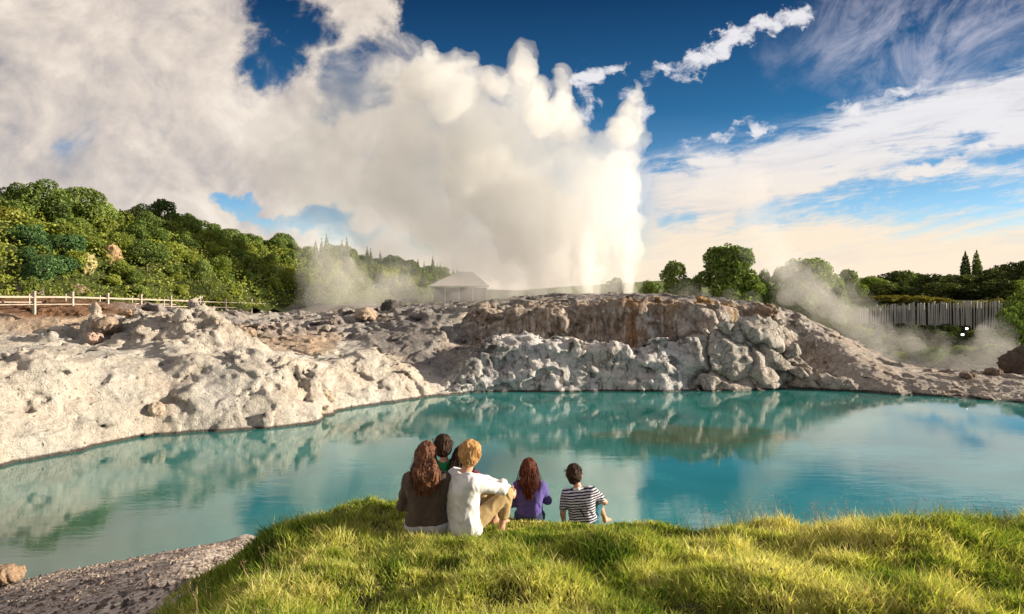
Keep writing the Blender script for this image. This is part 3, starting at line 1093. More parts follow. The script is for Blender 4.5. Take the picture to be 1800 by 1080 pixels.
def east_soil():
    m, b = material('sandy_soil')
    p = b.pos()
    x, y, z = b.sep(p)
    n = b.add(b.mul(b.noise(p, .6, 8, 0.65), 0.7), b.mul(b.noise(p, 5.0, 5, 0.7), 0.3))
    sand = b.ramp(n, [(0.3, (0.20, 0.15, 0.11)), (0.5, (0.36, 0.30, 0.25)), (0.7, (0.48, 0.42, 0.36))])
    turf = b.ramp(n, [(0.3, (0.025, 0.035, 0.012)), (0.5, (0.06, 0.075, 0.022)), (0.7, (0.13, 0.14, 0.04))])
    g = b.mul(b.sst(b.add(x, b.mul(n, 6.0)), 20.0, 26.0), b.sst(b.add(y, b.mul(n, 5.0)), 53.0, 57.0))
    g = b.mx(g, b.sst(b.add(y, b.mul(n, 10.0)), 78.0, 90.0))
    principled(b, b.mix(g, sand, turf), 0.95, b.bump(n, 0.8, .3), 0.15)
    return m


M_SOIL = east_soil()
_unused = (lambda *a: None)('sandy_soil', [(0.3, (0.20, 0.15, 0.11)), (0.5, (0.38, 0.31, 0.25)), (0.7, (0.50, 0.43, 0.36))], 0.6)
M_HILL = soil_material('hill_litter', [(0.35, (0.025, 0.035, 0.010)), (0.6, (0.06, 0.075, 0.02))], 0.8)
M_FIELD = soil_material('meadow', [(0.35, (0.10, 0.15, 0.03)), (0.65, (0.18, 0.22, 0.05))], 0.05)


def do_land():
    xs = np.concatenate([np.arange(-900, -90, 45), np.arange(-90, 90, 1.6), np.arange(90, 905, 45)])
    ys = np.concatenate([np.arange(21.5, 110, 1.6), np.arange(110, 200, 6), np.arange(200, 2000, 60)])
    X, Y = np.meshgrid(xs, ys, indexing='ij')
    Z = base_far(X, Y)
    hid = (np.abs(X) < 0.78 * (Y + 3)) & (Y < 57)
    Z = Z - 2.2 * np.where(hid & (Y < 54), 1, 0) - 0.75 * np.where(hid & (Y >= 54), 1, 0)
    sd = poly_sd(X, Y, SHORE)
    Z = np.where(sd < 2.0, np.minimum(Z, -1.2), Z)
    V, F = mat_grid(xs, ys, Z)
    cen = V[F].mean(1)
    far = cen[:, 1] > 205
    for nm, m_, sel in (('ground', M_SOIL, ~far), ('field', M_FIELD, far)):
        f = F[sel]
        u, inv = np.unique(f, return_inverse=True)
        add_obj(nm, mesh_data(nm, V[u], inv.reshape(f.shape)), m_, kind='structure')
    # wooded hill
    xs = np.arange(-115, 40, 1.1)
    ys = np.arange(14, 210, 1.1)
    X, Y = np.meshgrid(xs, ys, indexing='ij')
    Z, D = hill_z(X, Y)
    V, F = mat_grid(xs, ys, Z)
    dd = D.ravel()[F].min(1)
    f = F[(dd > -1.2) & (dd < 55)]
    V[:, 2] -= 0.5 * np.clip(-D.ravel(), 0, 2)
    u, inv = np.unique(f, return_inverse=True)
    add_obj('hill', mesh_data('hill', V[u], inv.reshape(f.shape)), M_HILL, kind='structure')


do_land()

# -- the near bank: a grassy knoll with a gravel beach on its west side
EDGE = [(-1.45, -6), (-1.6, 4.6), (-1.8, 5.6), (-1.8, 6.3), (-1.6, 6.8), (-1.15, 7.0), (-0.5, 6.8), (0.3, 6.3), (1.0, 6.0), (1.6, 5.85), (2.3, 5.85), (4, 5.95), (7, 6.3), (14, 8.0), (20, 8), (20, -6)]


def bank_parts(x, y):
    d = poly_sd(x, y, EDGE)
    pl = 4.9 - 0.09 * np.minimum(y, 8)
    m = 0.20 * fbm2(x, y * 1.7, 0.55, 3, 6.1) + 0.17 * fbm2(x, y * 1.6, 1.3, 3, 2.3) + 0.045 * fbm2(x, y, 4.0, 2, 1.3)
    # low mounds and dips that throw the long evening shadows
    for cx, cy_, r, hgt in ((-1.7, 7.1, 0.8, 0.10), (3.2, 5.2, 0.7, 0.16), (1.6, 4.4, 0.5, 0.10), (5.0, 4.6, 0.7, 0.22), (4.2, 6.6, 0.9, 0.05), (-0.2, 4.3, 0.6, 0.06), (0.9, 5.4, .5, .08), (2.4, 6.2, .6, .06)):
        m = m + hgt * np.exp(-((x - cx) ** 2 + ((y - cy_) * 1.3) ** 2) / r ** 2)
    calm = np.exp(-(((x - 0.05) / 1.1) ** 2 + ((y - 6.4) / 0.9) ** 2))           # where the family sits
    m = m * (1 - 0.85 * calm)
    dd = np.clip(d, 0, 30)
    side = sst(x + 0.25 * (y - 8), -1.5, -4.3)
    drop = 0.52 * dd * sst(dd, -0.4, 0.9) + 0.20 * np.clip(dd - 1.0, 0, 30) * (1 - side) - 0.22 * np.clip(dd - 1.3, 0, 30) * side
    drop = drop + 0.05 * np.clip(y - 12, 0, 10) * side
    z = pl + m * (1 - 0.7 * sst(dd, 0.5, 3)) - drop
    return z, d


def bank_z(x, y):
    return bank_parts(np.asarray(x, float), np.asarray(y, float))[0]


def bank_material():
    m, b = material('earth_and_gravel')
    p = b.pos()
    g = b.sep(b.attr('tint'))[0]
    n1 = b.noise(p, 1.2, 6, 0.6)
    v = b.voro(p, 16.0, out='Color')
    vr = b.sep(v)[0]
    vd = b.voro(p, 16.0)
    n2 = b.noise(p, 40.0, 4, 0.6)
    gravel = b.mix(1.0, b.ramp(vr, [(0.0, (0.26, 0.22, 0.20)), (0.35, (0.48, 0.42, 0.38)), (0.7, (0.62, 0.55, 0.50)), (1.0, (0.78, 0.72, 0.66))]),
                   b.ramp(b.add(b.mul(n1, 0.6), b.mul(n2, 0.4)), [(0.3, (0.66, 0.62, 0.60)), (0.7, (1.1, 1.05, 1.0))]), 'MULTIPLY')
    earth = b.ramp(b.add(b.mul(n1, 0.5), b.mul(n2, 0.5)), [(0.3, (0.035, 0.040, 0.012)), (0.7, (0.11, 0.10, 0.035))])
    z = b.sep(p)[2]
    wet = b.sst(b.add(z, b.mul(n1, 0.16)), 0.26, 0.10)
    gravel = b.mix(b.mul(wet, 0.75), gravel, b.mix(1.0, gravel, (0.30, 0.27, 0.25), 'MULTIPLY'))
    col = b.mix(g, gravel, earth)
    h = b.add(b.mul(b.sub(1.0, vd), 0.6), b.mul(n2, 0.3))
    principled(b, col, b.mix(wet, 0.9, 0.4), b.bump(h, 0.9, 0.05), 0.25)
    return m


def grass_weight(x, y):
    z, d = bank_parts(x, y)
    return 1 - sst(d + 0.5 * fbm2(x, y, 0.9, 3, 8.8) + 0.35 * fbm2(x, y, 4, 2, 3.8), 0.75, 1.5)


def do_bank():
    xs = np.arange(-20, 20.01, 0.1)
    ys = np.arange(-5, 20.01, 0.1)
    X, Y = np.meshgrid(xs, ys, indexing='ij')
    Z = bank_z(X, Y)
    g = grass_weight(X, Y)
    Z = Z + (1 - g) * (0.07 * fbm2(X, Y, 2.2, 4, 1.9) + 0.10 * fbm2(X, Y, 0.8, 3, 9.1))
    # small gravel lip where the beach ends in a step
    for (cx, cy_, rx, ry, hh) in ((-6.0, 16.4, 1.4, 0.7, 0.16), (-30, 14.4, 0.5, 0.4, .02)):
        Z = Z + hh * np.exp(-(((X - cx) / rx) ** 2 + ((Y - cy_) / ry) ** 2) ** 2)
    V, F = mat_grid(xs, ys, np.maximum(Z, -1.5))
    keep = V[F][:, :, 2].max(1) > -0.6
    me = mesh_data('bank', V, F[keep])
    color_attr(me, np.repeat(g.ravel()[:, None], 3, 1), 'tint')
    add_obj('shore', me, bank_material(), kind='structure')


do_bank()


def water_material():
    m, b = material('thermal_pool_water')
    p = b.pos()
    x, y, z = b.sep(p)
    n = b.noise(p, 0.22, 5, 0.55, 0.4)
    n2 = b.noise(p, 0.7, 4, 0.6)
    near = b.sst(b.add(y, b.mul(b.sub(n, 0.5), 7)), 24.0, 17.0)
    col = b.ramp(n, [(0.3, (0.014, 0.120, 0.106)), (0.5, (0.022, 0.190, 0.175)), (0.7, (0.048, 0.27, 0.265))])
    col = b.mix(b.mul(near, 0.55), col, (0.048, 0.300, 0.275))
    # shallow brown-green bed near the west beach, and a weedy reef in mid pool
    sh = b.mul(near, b.sst(x, -4.0, -12.0))
    col = b.mix(b.mul(sh, 0.8), col, (0.045, 0.075, 0.030))
    dx, dy = b.div(b.sub(x, 8.5), 5.2), b.div(b.sub(y, 30.5), 2.6)
    reef = b.sst(b.add(b.add(b.mul(dx, dx), b.mul(dy, dy)), b.mul(b.sub(n2, 0.5), 2.2)), 1.1, 0.1)
    col = b.mix(b.mul(reef, 0.7), col, (0.075, 0.095, 0.022))
    wv = b.noise(b.scl(p, (0.55, 1.5, 1)), 1.5, 5, 0.55, 0.3)
    wv2 = b.noise(b.scl(p, (0.8, 2.2, 1)), 7.0, 3, 0.5)
    calm = b.sst(b.noise(p, 0.11, 3, 0.5), 0.38, 0.62)
    h = b.add(b.mul(wv, 0.7), b.mul(wv2, 0.16))
    nrm = b.bump(h, b.add(0.06, b.mul(calm, 0.16)), 0.03)
    principled(b, col, 0.022, nrm, 0.5, 2.1)
    return m


xs = np.arange(-70, 48.1, 2.0)
ys = np.arange(8, 52.1, 2.0)
V, F = mat_grid(xs, ys, np.zeros((len(xs), len(ys))))
add_obj('water', mesh_data('water', V, F), water_material(), kind='structure')

# ------------------------------------------------------------------ trees, scrub, fences, shelter
def leaf_material(name, dark, mid, light, trans=0.35):
    m, b = material(name)
    a = b.sep(b.attr('leaf'))
    r = b.rand()
    f = b.add(b.mul(a[0], 0.62), b.mul(r, 0.38))
    col = b.ramp(f, [(0.12, dark), (0.5, mid), (0.92, light)])
    d = b.nt.nodes.new('ShaderNodeBsdfDiffuse')
    t = b.nt.nodes.new('ShaderNodeBsdfTranslucent')
    g = b.nt.nodes.new('ShaderNodeBsdfGlossy')
    b.put(d.inputs[0], col)
    b.put(t.inputs[0], b.mix(1.0, col, (1.15, 1.2, 0.55), 'MULTIPLY'))
    g.inputs['Roughness'].default_value = 0.55
    b.put(g.inputs[0], (0.5, 0.5, 0.45))
    mx = b.nt.nodes.new('ShaderNodeMixShader')
    mx.inputs[0].default_value = trans
    b.nt.links.new(d.outputs[0], mx.inputs[1])
    b.nt.links.new(t.outputs[0], mx.inputs[2])
    m2 = b.nt.nodes.new('ShaderNodeMixShader')
    m2.inputs[0].default_value = 0.04
    b.nt.links.new(mx.outputs[0], m2.inputs[1])
    b.nt.links.new(g.outputs[0], m2.inputs[2])
    o = b.nt.nodes.new('ShaderNodeOutputMaterial')
    b.nt.links.new(m2.outputs[0], o.inputs[0])
    return m


M_OLIVE = leaf_material('olive_scrub_leaves', (0.085, 0.130, 0.024), (0.245, 0.30, 0.050), (0.44, 0.47, 0.095), 0.42)
M_DEEP = leaf_material('dark_tree_leaves', (0.038, 0.075, 0.018), (0.115, 0.175, 0.038), (0.26, 0.32, 0.070), 0.32)
M_GREEN = leaf_material('green_tree_leaves', (0.060, 0.115, 0.026), (0.175, 0.255, 0.052), (0.36, 0.42, 0.095), 0.36)
M_SHADE = leaf_material('shade_darkened_leaves', (0.020, 0.036, 0.011), (0.062, 0.088, 0.022), (0.16, 0.185, 0.045), 0.25)  # bank's shade put into the leaf colour, also used for the woodland row
M_TEALG = leaf_material('blue_green_leaves', (0.022, 0.065, 0.022), (0.065, 0.150, 0.050), (0.17, 0.27, 0.09), 0.28)
M_YELL = leaf_material('yellow_green_leaves', (0.09, 0.10, 0.015), (0.22, 0.20, 0.03), (0.38, 0.32, 0.06))


def wood_material(name, c1, c2, c3, scale=(6, 6, 0.7)):
    m, b = material(name)
    p = b.coord('Object')
    n = b.noise(b.scl(p, scale), 3.0, 6, 0.62, 0.4)
    n2 = b.noise(p, 2.0, 4, 0.6)
    f = b.add(b.mul(n, 0.7), b.mul(n2, 0.3))
    col = b.ramp(f, [(0.3, c1), (0.5, c2), (0.72, c3)])
    col = b.mix(b.mul(b.rand(), 0.3), col, b.mix(1.0, col, (0.6, 0.58, 0.55), 'MULTIPLY'))
    principled(b, col, 0.85, b.bump(f, 0.6, 0.03), 0.2)
    return m


M_BARK = wood_material('grey_brown_bark', (0.05, 0.04, 0.03), (0.12, 0.095, 0.07), (0.22, 0.18, 0.14))
M_FENCE = wood_material('weathered_fence_wood', (0.25, 0.21, 0.17), (0.42, 0.36, 0.30), (0.56, 0.50, 0.42))
M_PALE = wood_material('silver_palisade_wood', (0.18, 0.18, 0.18), (0.46, 0.46, 0.45), (0.74, 0.73, 0.71), (9, 9, 0.5))
M_DARKW = wood_material('dark_wood', (0.02, 0.018, 0.016), (0.05, 0.045, 0.04), (0.09, 0.08, 0.07))


def leaf_cloud(lobes, n, size, seed, up=0.25, gap=0.5, elong=1.5):
    """n leaf sprays spread through the outer volume of the lobes: V, F, tone"""
    rs = np.random.RandomState(seed)
    L = np.array(lobes, float)                                  # cx cy cz rx ry rz
    wgt = (L[:, 3] * L[:, 4] + L[:, 4] * L[:, 5] + L[:, 3] * L[:, 5])
    N = int(n * 2.6)
    k = rs.choice(len(L), N, p=wgt / wgt.sum())
    d = rs.normal(size=(N, 3))
    d /= np.linalg.norm(d, axis=1)[:, None]
    rad = 0.62 + 0.43 * rs.rand(N) ** 0.6
    P = L[k, :3] + d * L[k, 3:] * rad[:, None]
    keep = np.ones(N, bool)
    for j in range(len(L)):
        q = np.linalg.norm((P - L[j, :3]) / L[j, 3:], axis=1)
        keep &= (q > 0.60) | (k == j)
    R0 = L[:, 3:].mean()
    nz = fbm((P / R0 * 1.9 + seed * 5.1).astype(np.float32), 3)
    keep &= (nz > -0.32 * gap - 0.05 + 0.0) | (rs.rand(N) < 0.25)
    P, d, nz = P[keep][:n], d[keep][:n], nz[keep][:n]
    m = len(P)
    nrm = d + rs.normal(size=(m, 3)) * 0.75 + np.array([0, 0, up])
    nrm /= np.linalg.norm(nrm, axis=1)[:, None]
    a = np.cross(nrm, rs.normal(size=(m, 3)))
    a /= np.linalg.norm(a, axis=1)[:, None]
    b_ = np.cross(nrm, a)
    s = size * (0.55 + 0.9 * rs.rand(m))[:, None]
    a, b_ = a * s * elong * 0.5, b_ * s * 0.5
    V = np.stack([P - a, P + b_ * 0.9 - nrm * s * .12, P + a * 1.1, P - b_ * 0.9 - nrm * s * .12], 1).reshape(-1, 3)
    F = np.arange(4 * m).reshape(m, 4)
    tone = np.clip(0.45 + 0.8 * nz + 0.28 * rs.normal(size=m), 0, 1)
    return V, F, np.repeat(tone, 4)


def leaf_mesh(name, lobes, n, size, seed, **k):
    V, F, t = leaf_cloud(lobes, n, size, seed, **k)
    me = mesh_data(name, V, F, smooth=False)
    color_attr(me, np.stack([t, t, t], 1), 'leaf')
    return me


def lobes_round(rs, w, h, n, base=0.0, flat=0.8):
    out = [(0, 0, base + h * 0.5, w * 0.36, w * 0.36, h * 0.42)]
    for i in range(n):
        t = rs.rand() * 6.283
        zz = rs.rand() ** 0.8
        rr = w * 0.36 * math.sqrt(max(0.05, 1 - (2 * zz - 0.9) ** 2 * 0.9))
        r = w * (0.14 + 0.12 * rs.rand())
        out.append((rr * math.cos(t), rr * math.sin(t), base + h * (0.16 + 0.70 * zz), r, r, r * flat))
    return out


def trunk_mesh(name, h, r, seed, limbs=3, spread=0.6):
    rs = np.random.RandomState(seed)
    ts = [tube([(0, 0, -0.6), (0.02, 0, 0.0), (0.04 * h * rs.normal() * .4, 0.03 * h * rs.normal() * .4, h * 0.5), (0.05 * h * rs.normal(), .04 * h * rs.normal(), h)], [r * 1.35, r, r * 0.7, r * 0.25], 7)]
    for i in range(limbs):
        t = rs.rand() * 6.28 + i * 2.1
        z0 = h * (0.35 + 0.3 * rs.rand())
        L = h * (0.35 + 0.3 * rs.rand())
        ts.append(tube([(0, 0, z0), (math.cos(t) * L * spread * .5, math.sin(t) * L * spread * .5, z0 + L * .45), (math.cos(t) * L * spread, math.sin(t) * L * spread, z0 + L)], [r * .5, r * .35, r * .12], 5))
    V, F = join_tubes(ts)
    return mesh_data(name, V, F)


def make_tree(name, crown_me, trunk_me, m_leaf, loc, rot=0.0, sc=(1, 1, 1), **props):
    """the crown and the trunk are parts of the tree that stands on an Empty at its foot"""
    root = add_obj(name, None, loc=loc, **props)
    root.rotation_euler = (0, 0, rot)
    root.scale = sc
    add_obj('trunk', trunk_me, M_BARK, root)
    c = add_obj('crown', crown_me, None, root)
    if not crown_me.materials:
        crown_me.materials.append(m_leaf)
    return root


rs = np.random.RandomState(11)
PROTO = {}
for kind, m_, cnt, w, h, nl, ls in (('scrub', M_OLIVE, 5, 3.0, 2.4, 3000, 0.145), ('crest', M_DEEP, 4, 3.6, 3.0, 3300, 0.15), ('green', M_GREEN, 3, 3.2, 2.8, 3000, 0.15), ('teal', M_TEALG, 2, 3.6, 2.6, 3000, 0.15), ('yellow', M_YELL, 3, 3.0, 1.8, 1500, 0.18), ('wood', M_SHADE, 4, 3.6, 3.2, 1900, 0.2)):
    PROTO[kind] = []
    for i in range(cnt):
        sd = len(PROTO) * 10 + i
        low = {'crest': 0.6, 'wood': -0.25}.get(kind, 0.1)
        cm = leaf_mesh(kind + '_crown', lobes_round(rs, w, h, 11, low, 0.75), nl, ls, sd)
        cm.materials.append(m_)
        PROTO[kind].append((cm, trunk_mesh(kind + '_trunk', low + h * 0.6, 0.11, sd), m_))
# narrow conifers
PROTO['conifer'] = []
for i in range(3):
    lob = [(0, 0, 0.8 + 5.2 * t, 1.35 * (1 - t) + .12, 1.35 * (1 - t) + .12, 0.55) for t in np.linspace(0, 1, 9)]
    lob += [(1.0 * (1 - t) * math.cos(t * 37 + i), 1.0 * (1 - t) * math.sin(t * 37 + i), 0.9 + 4.6 * t, .6 * (1 - t) + .15, .6 * (1 - t) + .15, .3) for t in np.linspace(0, .9, 12)]
    cm = leaf_mesh('conifer_crown', lob, 1400, 0.26, 60 + i)
    cm.materials.append(M_DEEP)
    PROTO['conifer'].append((cm, trunk_mesh('conifer_trunk', 5.6, 0.14, 60 + i, 0), M_DEEP))
lob = [(0.05 * math.sin(9 * t), 0.05 * math.cos(7 * t), 0.7 + 5.6 * t, 0.62 * math.sin(math.pi * min(1, .18 + .82 * t)) ** .7 + .1, 0.62 * math.sin(math.pi * min(1, .18 + .82 * t)) ** .7 + .1, 0.5) for t in np.linspace(0, 1, 12)]
cm = leaf_mesh('cypress_crown', lob, 2200, 0.2, 77)
cm.materials.append(M_DEEP)
PROTO['cypress'] = [(cm, trunk_mesh('cypress_trunk', 5.0, 0.12, 77, 0), M_DEEP)]


def plant(kind, i, loc, rot, sc, name, **props):
    cm, tm, m_ = PROTO[kind][i % len(PROTO[kind])]
    return make_tree(name, cm, tm, m_, loc, rot, sc, **props)


def do_hill_wood():
    rs = np.random.RandomState(5)
    cand = []
    for x in np.arange(-70, 12, 1.95):
        for y in np.arange(30, 150, 1.95):
            cand.append((x + rs.uniform(-.9, .9), y + rs.uniform(-.9, .9)))
    C = np.array(cand)
    z, d = hill_z(C[:, 0], C[:, 1])
    px_ = 900 + C[:, 0] / C[:, 1] * FOC
    ok = (d > 0.3) & (d < 16.5) & (px_ > -45) & (px_ < 830)
    C, z, d, px_ = C[ok], z[ok], d[ok], px_[ok]
    # thin out the far end, where the trees stand larger and looser
    far = np.hypot(C[:, 0], C[:, 1])
    keep = rs.rand(len(C)) < np.clip(1.25 - (far - 55) / 95, 0.4, 1)
    C, z, d, px_ = C[keep], z[keep], d[keep], px_[keep]
    order = rs.permutation(len(C))[:292]
    for i in order:
        x, y = C[i]
        s = rs.uniform(0.38, 0.74)
        if px_[i] > 545 and rs.rand() < .55 and (d[i] > 5 or px_[i] > 660):
            kind, s, nm = 'conifer', rs.uniform(0.40, 0.62), 'conifer_tree'
            lab = 'dark conifer in the row at the far low end of the wooded hill, behind steam'
            cat = 'conifer'
        elif d[i] > 11.5:
            kind, nm, cat = ('crest' if rs.rand() < .7 else 'green'), 'skyline_tree', 'tree'
            lab = 'dark rounded tree on the skyline along the crest of the wooded hill'
            s *= 1.3
        elif 20 < px_[i] < 135 and 2.5 < d[i] < 7.5 and y < 62:
            kind, nm, cat = 'teal', 'broadleaf_tree', 'tree'
            lab = 'blue-green broadleaf tree in the dark clump low on the hillside'
            s *= 1.15
        elif d[i] < 2.2:
            kind, nm, cat = ('green' if rs.rand() < .5 else 'scrub'), 'low_bush', 'bush'
            lab = 'low bush along the foot of the hillside just behind the wooden fence'
            s *= 0.62
        else:
            r = rs.rand()
            kind = 'scrub' if r < .62 else ('green' if r < .86 else ('yellow' if r < .93 else 'crest'))
            nm, cat = {'scrub': 'scrub_tree', 'green': 'leafy_tree', 'yellow': 'sunlit_shrub', 'crest': 'dense_tree'}[kind], 'tree'
            lab = {'scrub': 'olive-green rounded scrub tree in the wood covering the middle of the hillside', 'green': 'mid-green leafy tree among the olive scrub on the hillside',
                   'yellow': 'yellow-green shrub standing out pale among the scrub of the hillside', 'crest': 'dark dense tree among the olive scrub halfway up the hillside'}[kind]
        plant(kind, int(i), (x, y, z[i] - 0.15), rs.uniform(0, 6.28), (s * rs.uniform(.8, 1.35), s * rs.uniform(.8, 1.35), s * rs.uniform(.75, 1.35)), nm, label=lab, category=cat, group=lab.split(' ', 1)[1] + 's')
    # fern and bracken between the trees, which nobody could count
    n = 260000
    x = rs.uniform(-62, 8, n)
    y = rs.uniform(32, 135, n)
    z, d = hill_z(x, y)
    px_ = 900 + x / y * FOC
    ok = (d > -0.4) & (d < 17) & (px_ > -60) & (px_ < 840)
    x, y, z = x[ok], y[ok], z[ok]
    m = len(x)
    tuft = np.clip(fbm2(x, y, 0.55, 3, 31.0) + .25, 0, 1)
    P = np.stack([x, y, z + rs.rand(m) ** .5 * (0.5 + 2.6 * tuft)], 1)
    nrm = rs.normal(size=(m, 3)) * .7 + np.array([0.2, -.3, .6])
    nrm /= np.linalg.norm(nrm, axis=1)[:, None]
    a = np.cross(nrm, rs.normal(size=(m, 3)))
    a /= np.linalg.norm(a, axis=1)[:, None]
    b_ = np.cross(nrm, a)
    s = (0.06 + 0.10 * rs.rand(m))[:, None]
    V = np.stack([P - a * s, P + b_ * s * .6, P + a * s, P - b_ * s * .6], 1).reshape(-1, 3)
    t = np.clip(0.5 + 0.9 * fbm2(x, y, 0.22, 3, 2.0) + .15 * rs.normal(size=m), 0, 1)
    t = np.repeat(t, 4)
    me = mesh_data('undergrowth', V, np.arange(4 * m).reshape(m, 4), False)
    color_attr(me, np.stack([t, t, t], 1), 'leaf')
    add_obj('undergrowth', me, M_OLIVE, kind='stuff', label='olive bracken and low scrub covering the ground between the hillside trees', category='undergrowth')


do_hill_wood()
for i, (px_, py_, r, lab) in enumerate(((150, 462, 1.0, 'bare yellowish rock scar low on the bushy hillside, nearer the blue-green trees'), (198, 448, 1.15, 'bare orange rock scar breaking through the scrub halfway up the hillside'))):
    Y = 46.0
    while float(hill_z(np.array([(px_ - 900) * Y / FOC]), np.array([Y]))[0][0]) < CAM_H - (py_ - HORIZON) * Y / FOC and Y < 80:
        Y += .2
    Y -= 1.0
    o = boulder(px_, py_, Y, r * .8, r * .7, r * 1.2, lab, ((0.50, 0.44, 0.22), (0.52, 0.36, 0.20))[i], seed=51 + i, z0=CAM_H - (py_ - HORIZON) * Y / FOC - r)
    o.name, o['category'] = 'rock_scar', 'rock'
    del o['group']


def zfar(x, y):
    return float(base_far(np.array([x]), np.array([y]))[0])


def do_east_trees():
    rs = np.random.RandomState(21)
    # the two big round trees beyond the terrace
    for (px_, top, wpx, Y, n, seed, m_, lab) in (
            (1282, 424, 118, 78, 15000, 3, M_GREEN, 'big round green tree standing alone behind the geyser terrace, in full sun'),
            (1412, 455, 132, 86, 13000, 4, M_GREEN, 'broad domed tree half veiled by the steam rising beside the terrace')):
        x = (px_ - 900) * Y / FOC
        g = zfar(x, Y)
        H = CAM_H - (top - HORIZON) * Y / FOC - g
        W = wpx * Y / FOC
        lob = [(0, 0, H * .45, W * .3, W * .3, H * .36), (-W * .03, 0, H * .80, W * .17, W * .17, H * .17), (W * .1, -W * .1, H * .70, W * .17, W * .17, H * .16)]
        for i in range(44):
            t = rs.rand() * 6.28
            ph = rs.rand() ** .8
            rr = W * 0.40 * math.cos(ph * 1.35 - .12)
            r = W * rs.uniform(.08, .15)
            lob.append((rr * math.cos(t), rr * math.sin(t), H * (.20 + .68 * math.sin(ph * 1.5)), r, r, r * .8))
        cm = leaf_mesh('round_crown', lob, n, 0.22, seed, gap=.5)
        make_tree('round_tree', cm, trunk_mesh('round_trunk', H * .7, .28, seed, 5), m_, (x, Y, g), 0, label=lab, category='tree')
    # bushes and small trees on either side of them
    for (px_, top, wpx, Y, kind, lab) in (
            (1188, 475, 52, 76, 'crest', 'dark bushy tree to the left of the big round tree'),
            (1143, 492, 40, 75, 'green', 'small green bush beside the white geyser column'),
            (1165, 503, 36, 73, 'yellow', 'pale green shrub in front of the dark bushy tree at the terrace edge'),
            (1222, 488, 36, 80, 'green', 'green tree squeezed between the dark bush and the big round tree'),
            (1082, 497, 34, 82, 'crest', 'dim tree showing between the two white geyser jets'),
            (1340, 478, 40, 84, 'green', 'small tree between the two round trees, in thin steam'),
            (1492, 488, 48, 90, 'crest', 'dark tree just right of the veiled domed tree'),
            (1470, 500, 44, 84, 'green', 'green tree leaning against the right side of the veiled domed tree')):
        x = (px_ - 900) * Y / FOC
        g = zfar(x, Y)
        H = CAM_H - (top - HORIZON) * Y / FOC - g
        W = wpx * Y / FOC
        cm = PROTO[kind][0][0]
        plant(kind, int(px_), (x, Y, g - .1), px_ * .7, (W / 3.2, W / 3.2, H / 2.9), 'leafy_tree', label=lab, category='tree')
    # the line of trees behind the palisade
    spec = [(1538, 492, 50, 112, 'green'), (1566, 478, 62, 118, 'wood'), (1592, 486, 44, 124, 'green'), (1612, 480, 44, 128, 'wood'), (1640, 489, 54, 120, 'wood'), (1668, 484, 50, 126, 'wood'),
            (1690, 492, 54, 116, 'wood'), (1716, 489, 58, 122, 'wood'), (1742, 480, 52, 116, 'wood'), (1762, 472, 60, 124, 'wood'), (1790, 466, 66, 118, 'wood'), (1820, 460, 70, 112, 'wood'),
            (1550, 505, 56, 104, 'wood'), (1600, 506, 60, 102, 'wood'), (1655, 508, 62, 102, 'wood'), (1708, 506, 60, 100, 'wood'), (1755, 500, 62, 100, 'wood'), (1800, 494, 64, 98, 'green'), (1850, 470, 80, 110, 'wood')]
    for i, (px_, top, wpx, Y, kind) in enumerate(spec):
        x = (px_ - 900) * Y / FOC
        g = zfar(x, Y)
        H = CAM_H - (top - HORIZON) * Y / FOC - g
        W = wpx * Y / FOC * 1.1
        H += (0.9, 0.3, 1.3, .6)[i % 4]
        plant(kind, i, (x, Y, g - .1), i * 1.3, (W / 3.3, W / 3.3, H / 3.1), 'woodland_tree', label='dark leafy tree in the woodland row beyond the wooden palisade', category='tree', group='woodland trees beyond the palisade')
    for px_, top, lab in ((1697, 444, 'slim dark cypress above the woodland, left one of the pair'), (1717, 441, 'slim dark cypress above the woodland, right one of the pair')):
        Y = 119
        x = (px_ - 900) * Y / FOC
        g = zfar(x, Y)
        H = CAM_H - (top - HORIZON) * Y / FOC - g
        plant('cypress', 0, (x, Y, g), px_, (1.15, 1.15, H / 6.6), 'cypress_tree', label=lab, category='cypress')
    Y = 104
    x = (1815 - 900) * Y / FOC
    plant('conifer', 1, (x, Y, zfar(x, Y)), 1.0, (1.5, 1.5, 1.15), 'conifer_tree', label='dark layered conifer at the edge of the view behind the palisade', category='conifer')
    # shrubs looking over the palisade, and the dark scrub on the bank below it
    for i, (px_, top, wpx, Y) in enumerate(((1552, 526, 44, 93), (1585, 524, 46, 94), (1612, 519, 48, 92), (1640, 524, 50, 92), (1668, 526, 44, 91), (1720, 528, 40, 89), (1752, 526, 40, 88), (1770, 528, 40, 87))):
        x = (px_ - 900) * Y / FOC
        g = zfar(x, Y)
        H = max(0.9, CAM_H - (top - HORIZON) * Y / FOC - g)
        plant('yellow', i, (x, Y, g - .1), i * 2.1, (wpx * Y / FOC / 2.9, wpx * Y / FOC / 2.9, H / 1.9), 'garden_shrub', label='yellow-green shrub looking over the top of the wooden palisade', category='shrub', group='shrubs behind the palisade')
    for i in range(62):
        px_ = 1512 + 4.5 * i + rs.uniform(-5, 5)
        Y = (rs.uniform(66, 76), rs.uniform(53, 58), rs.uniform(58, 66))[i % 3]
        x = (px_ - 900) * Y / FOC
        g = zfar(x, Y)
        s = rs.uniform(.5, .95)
        plant('wood' if i % 4 else 'green', i, (x, Y, g - .1 * s), i, (s, s, s * .6), 'bank_shrub', label='dark shrub on the steaming bank below the wooden palisade', category='shrub', group='shrubs below the palisade')
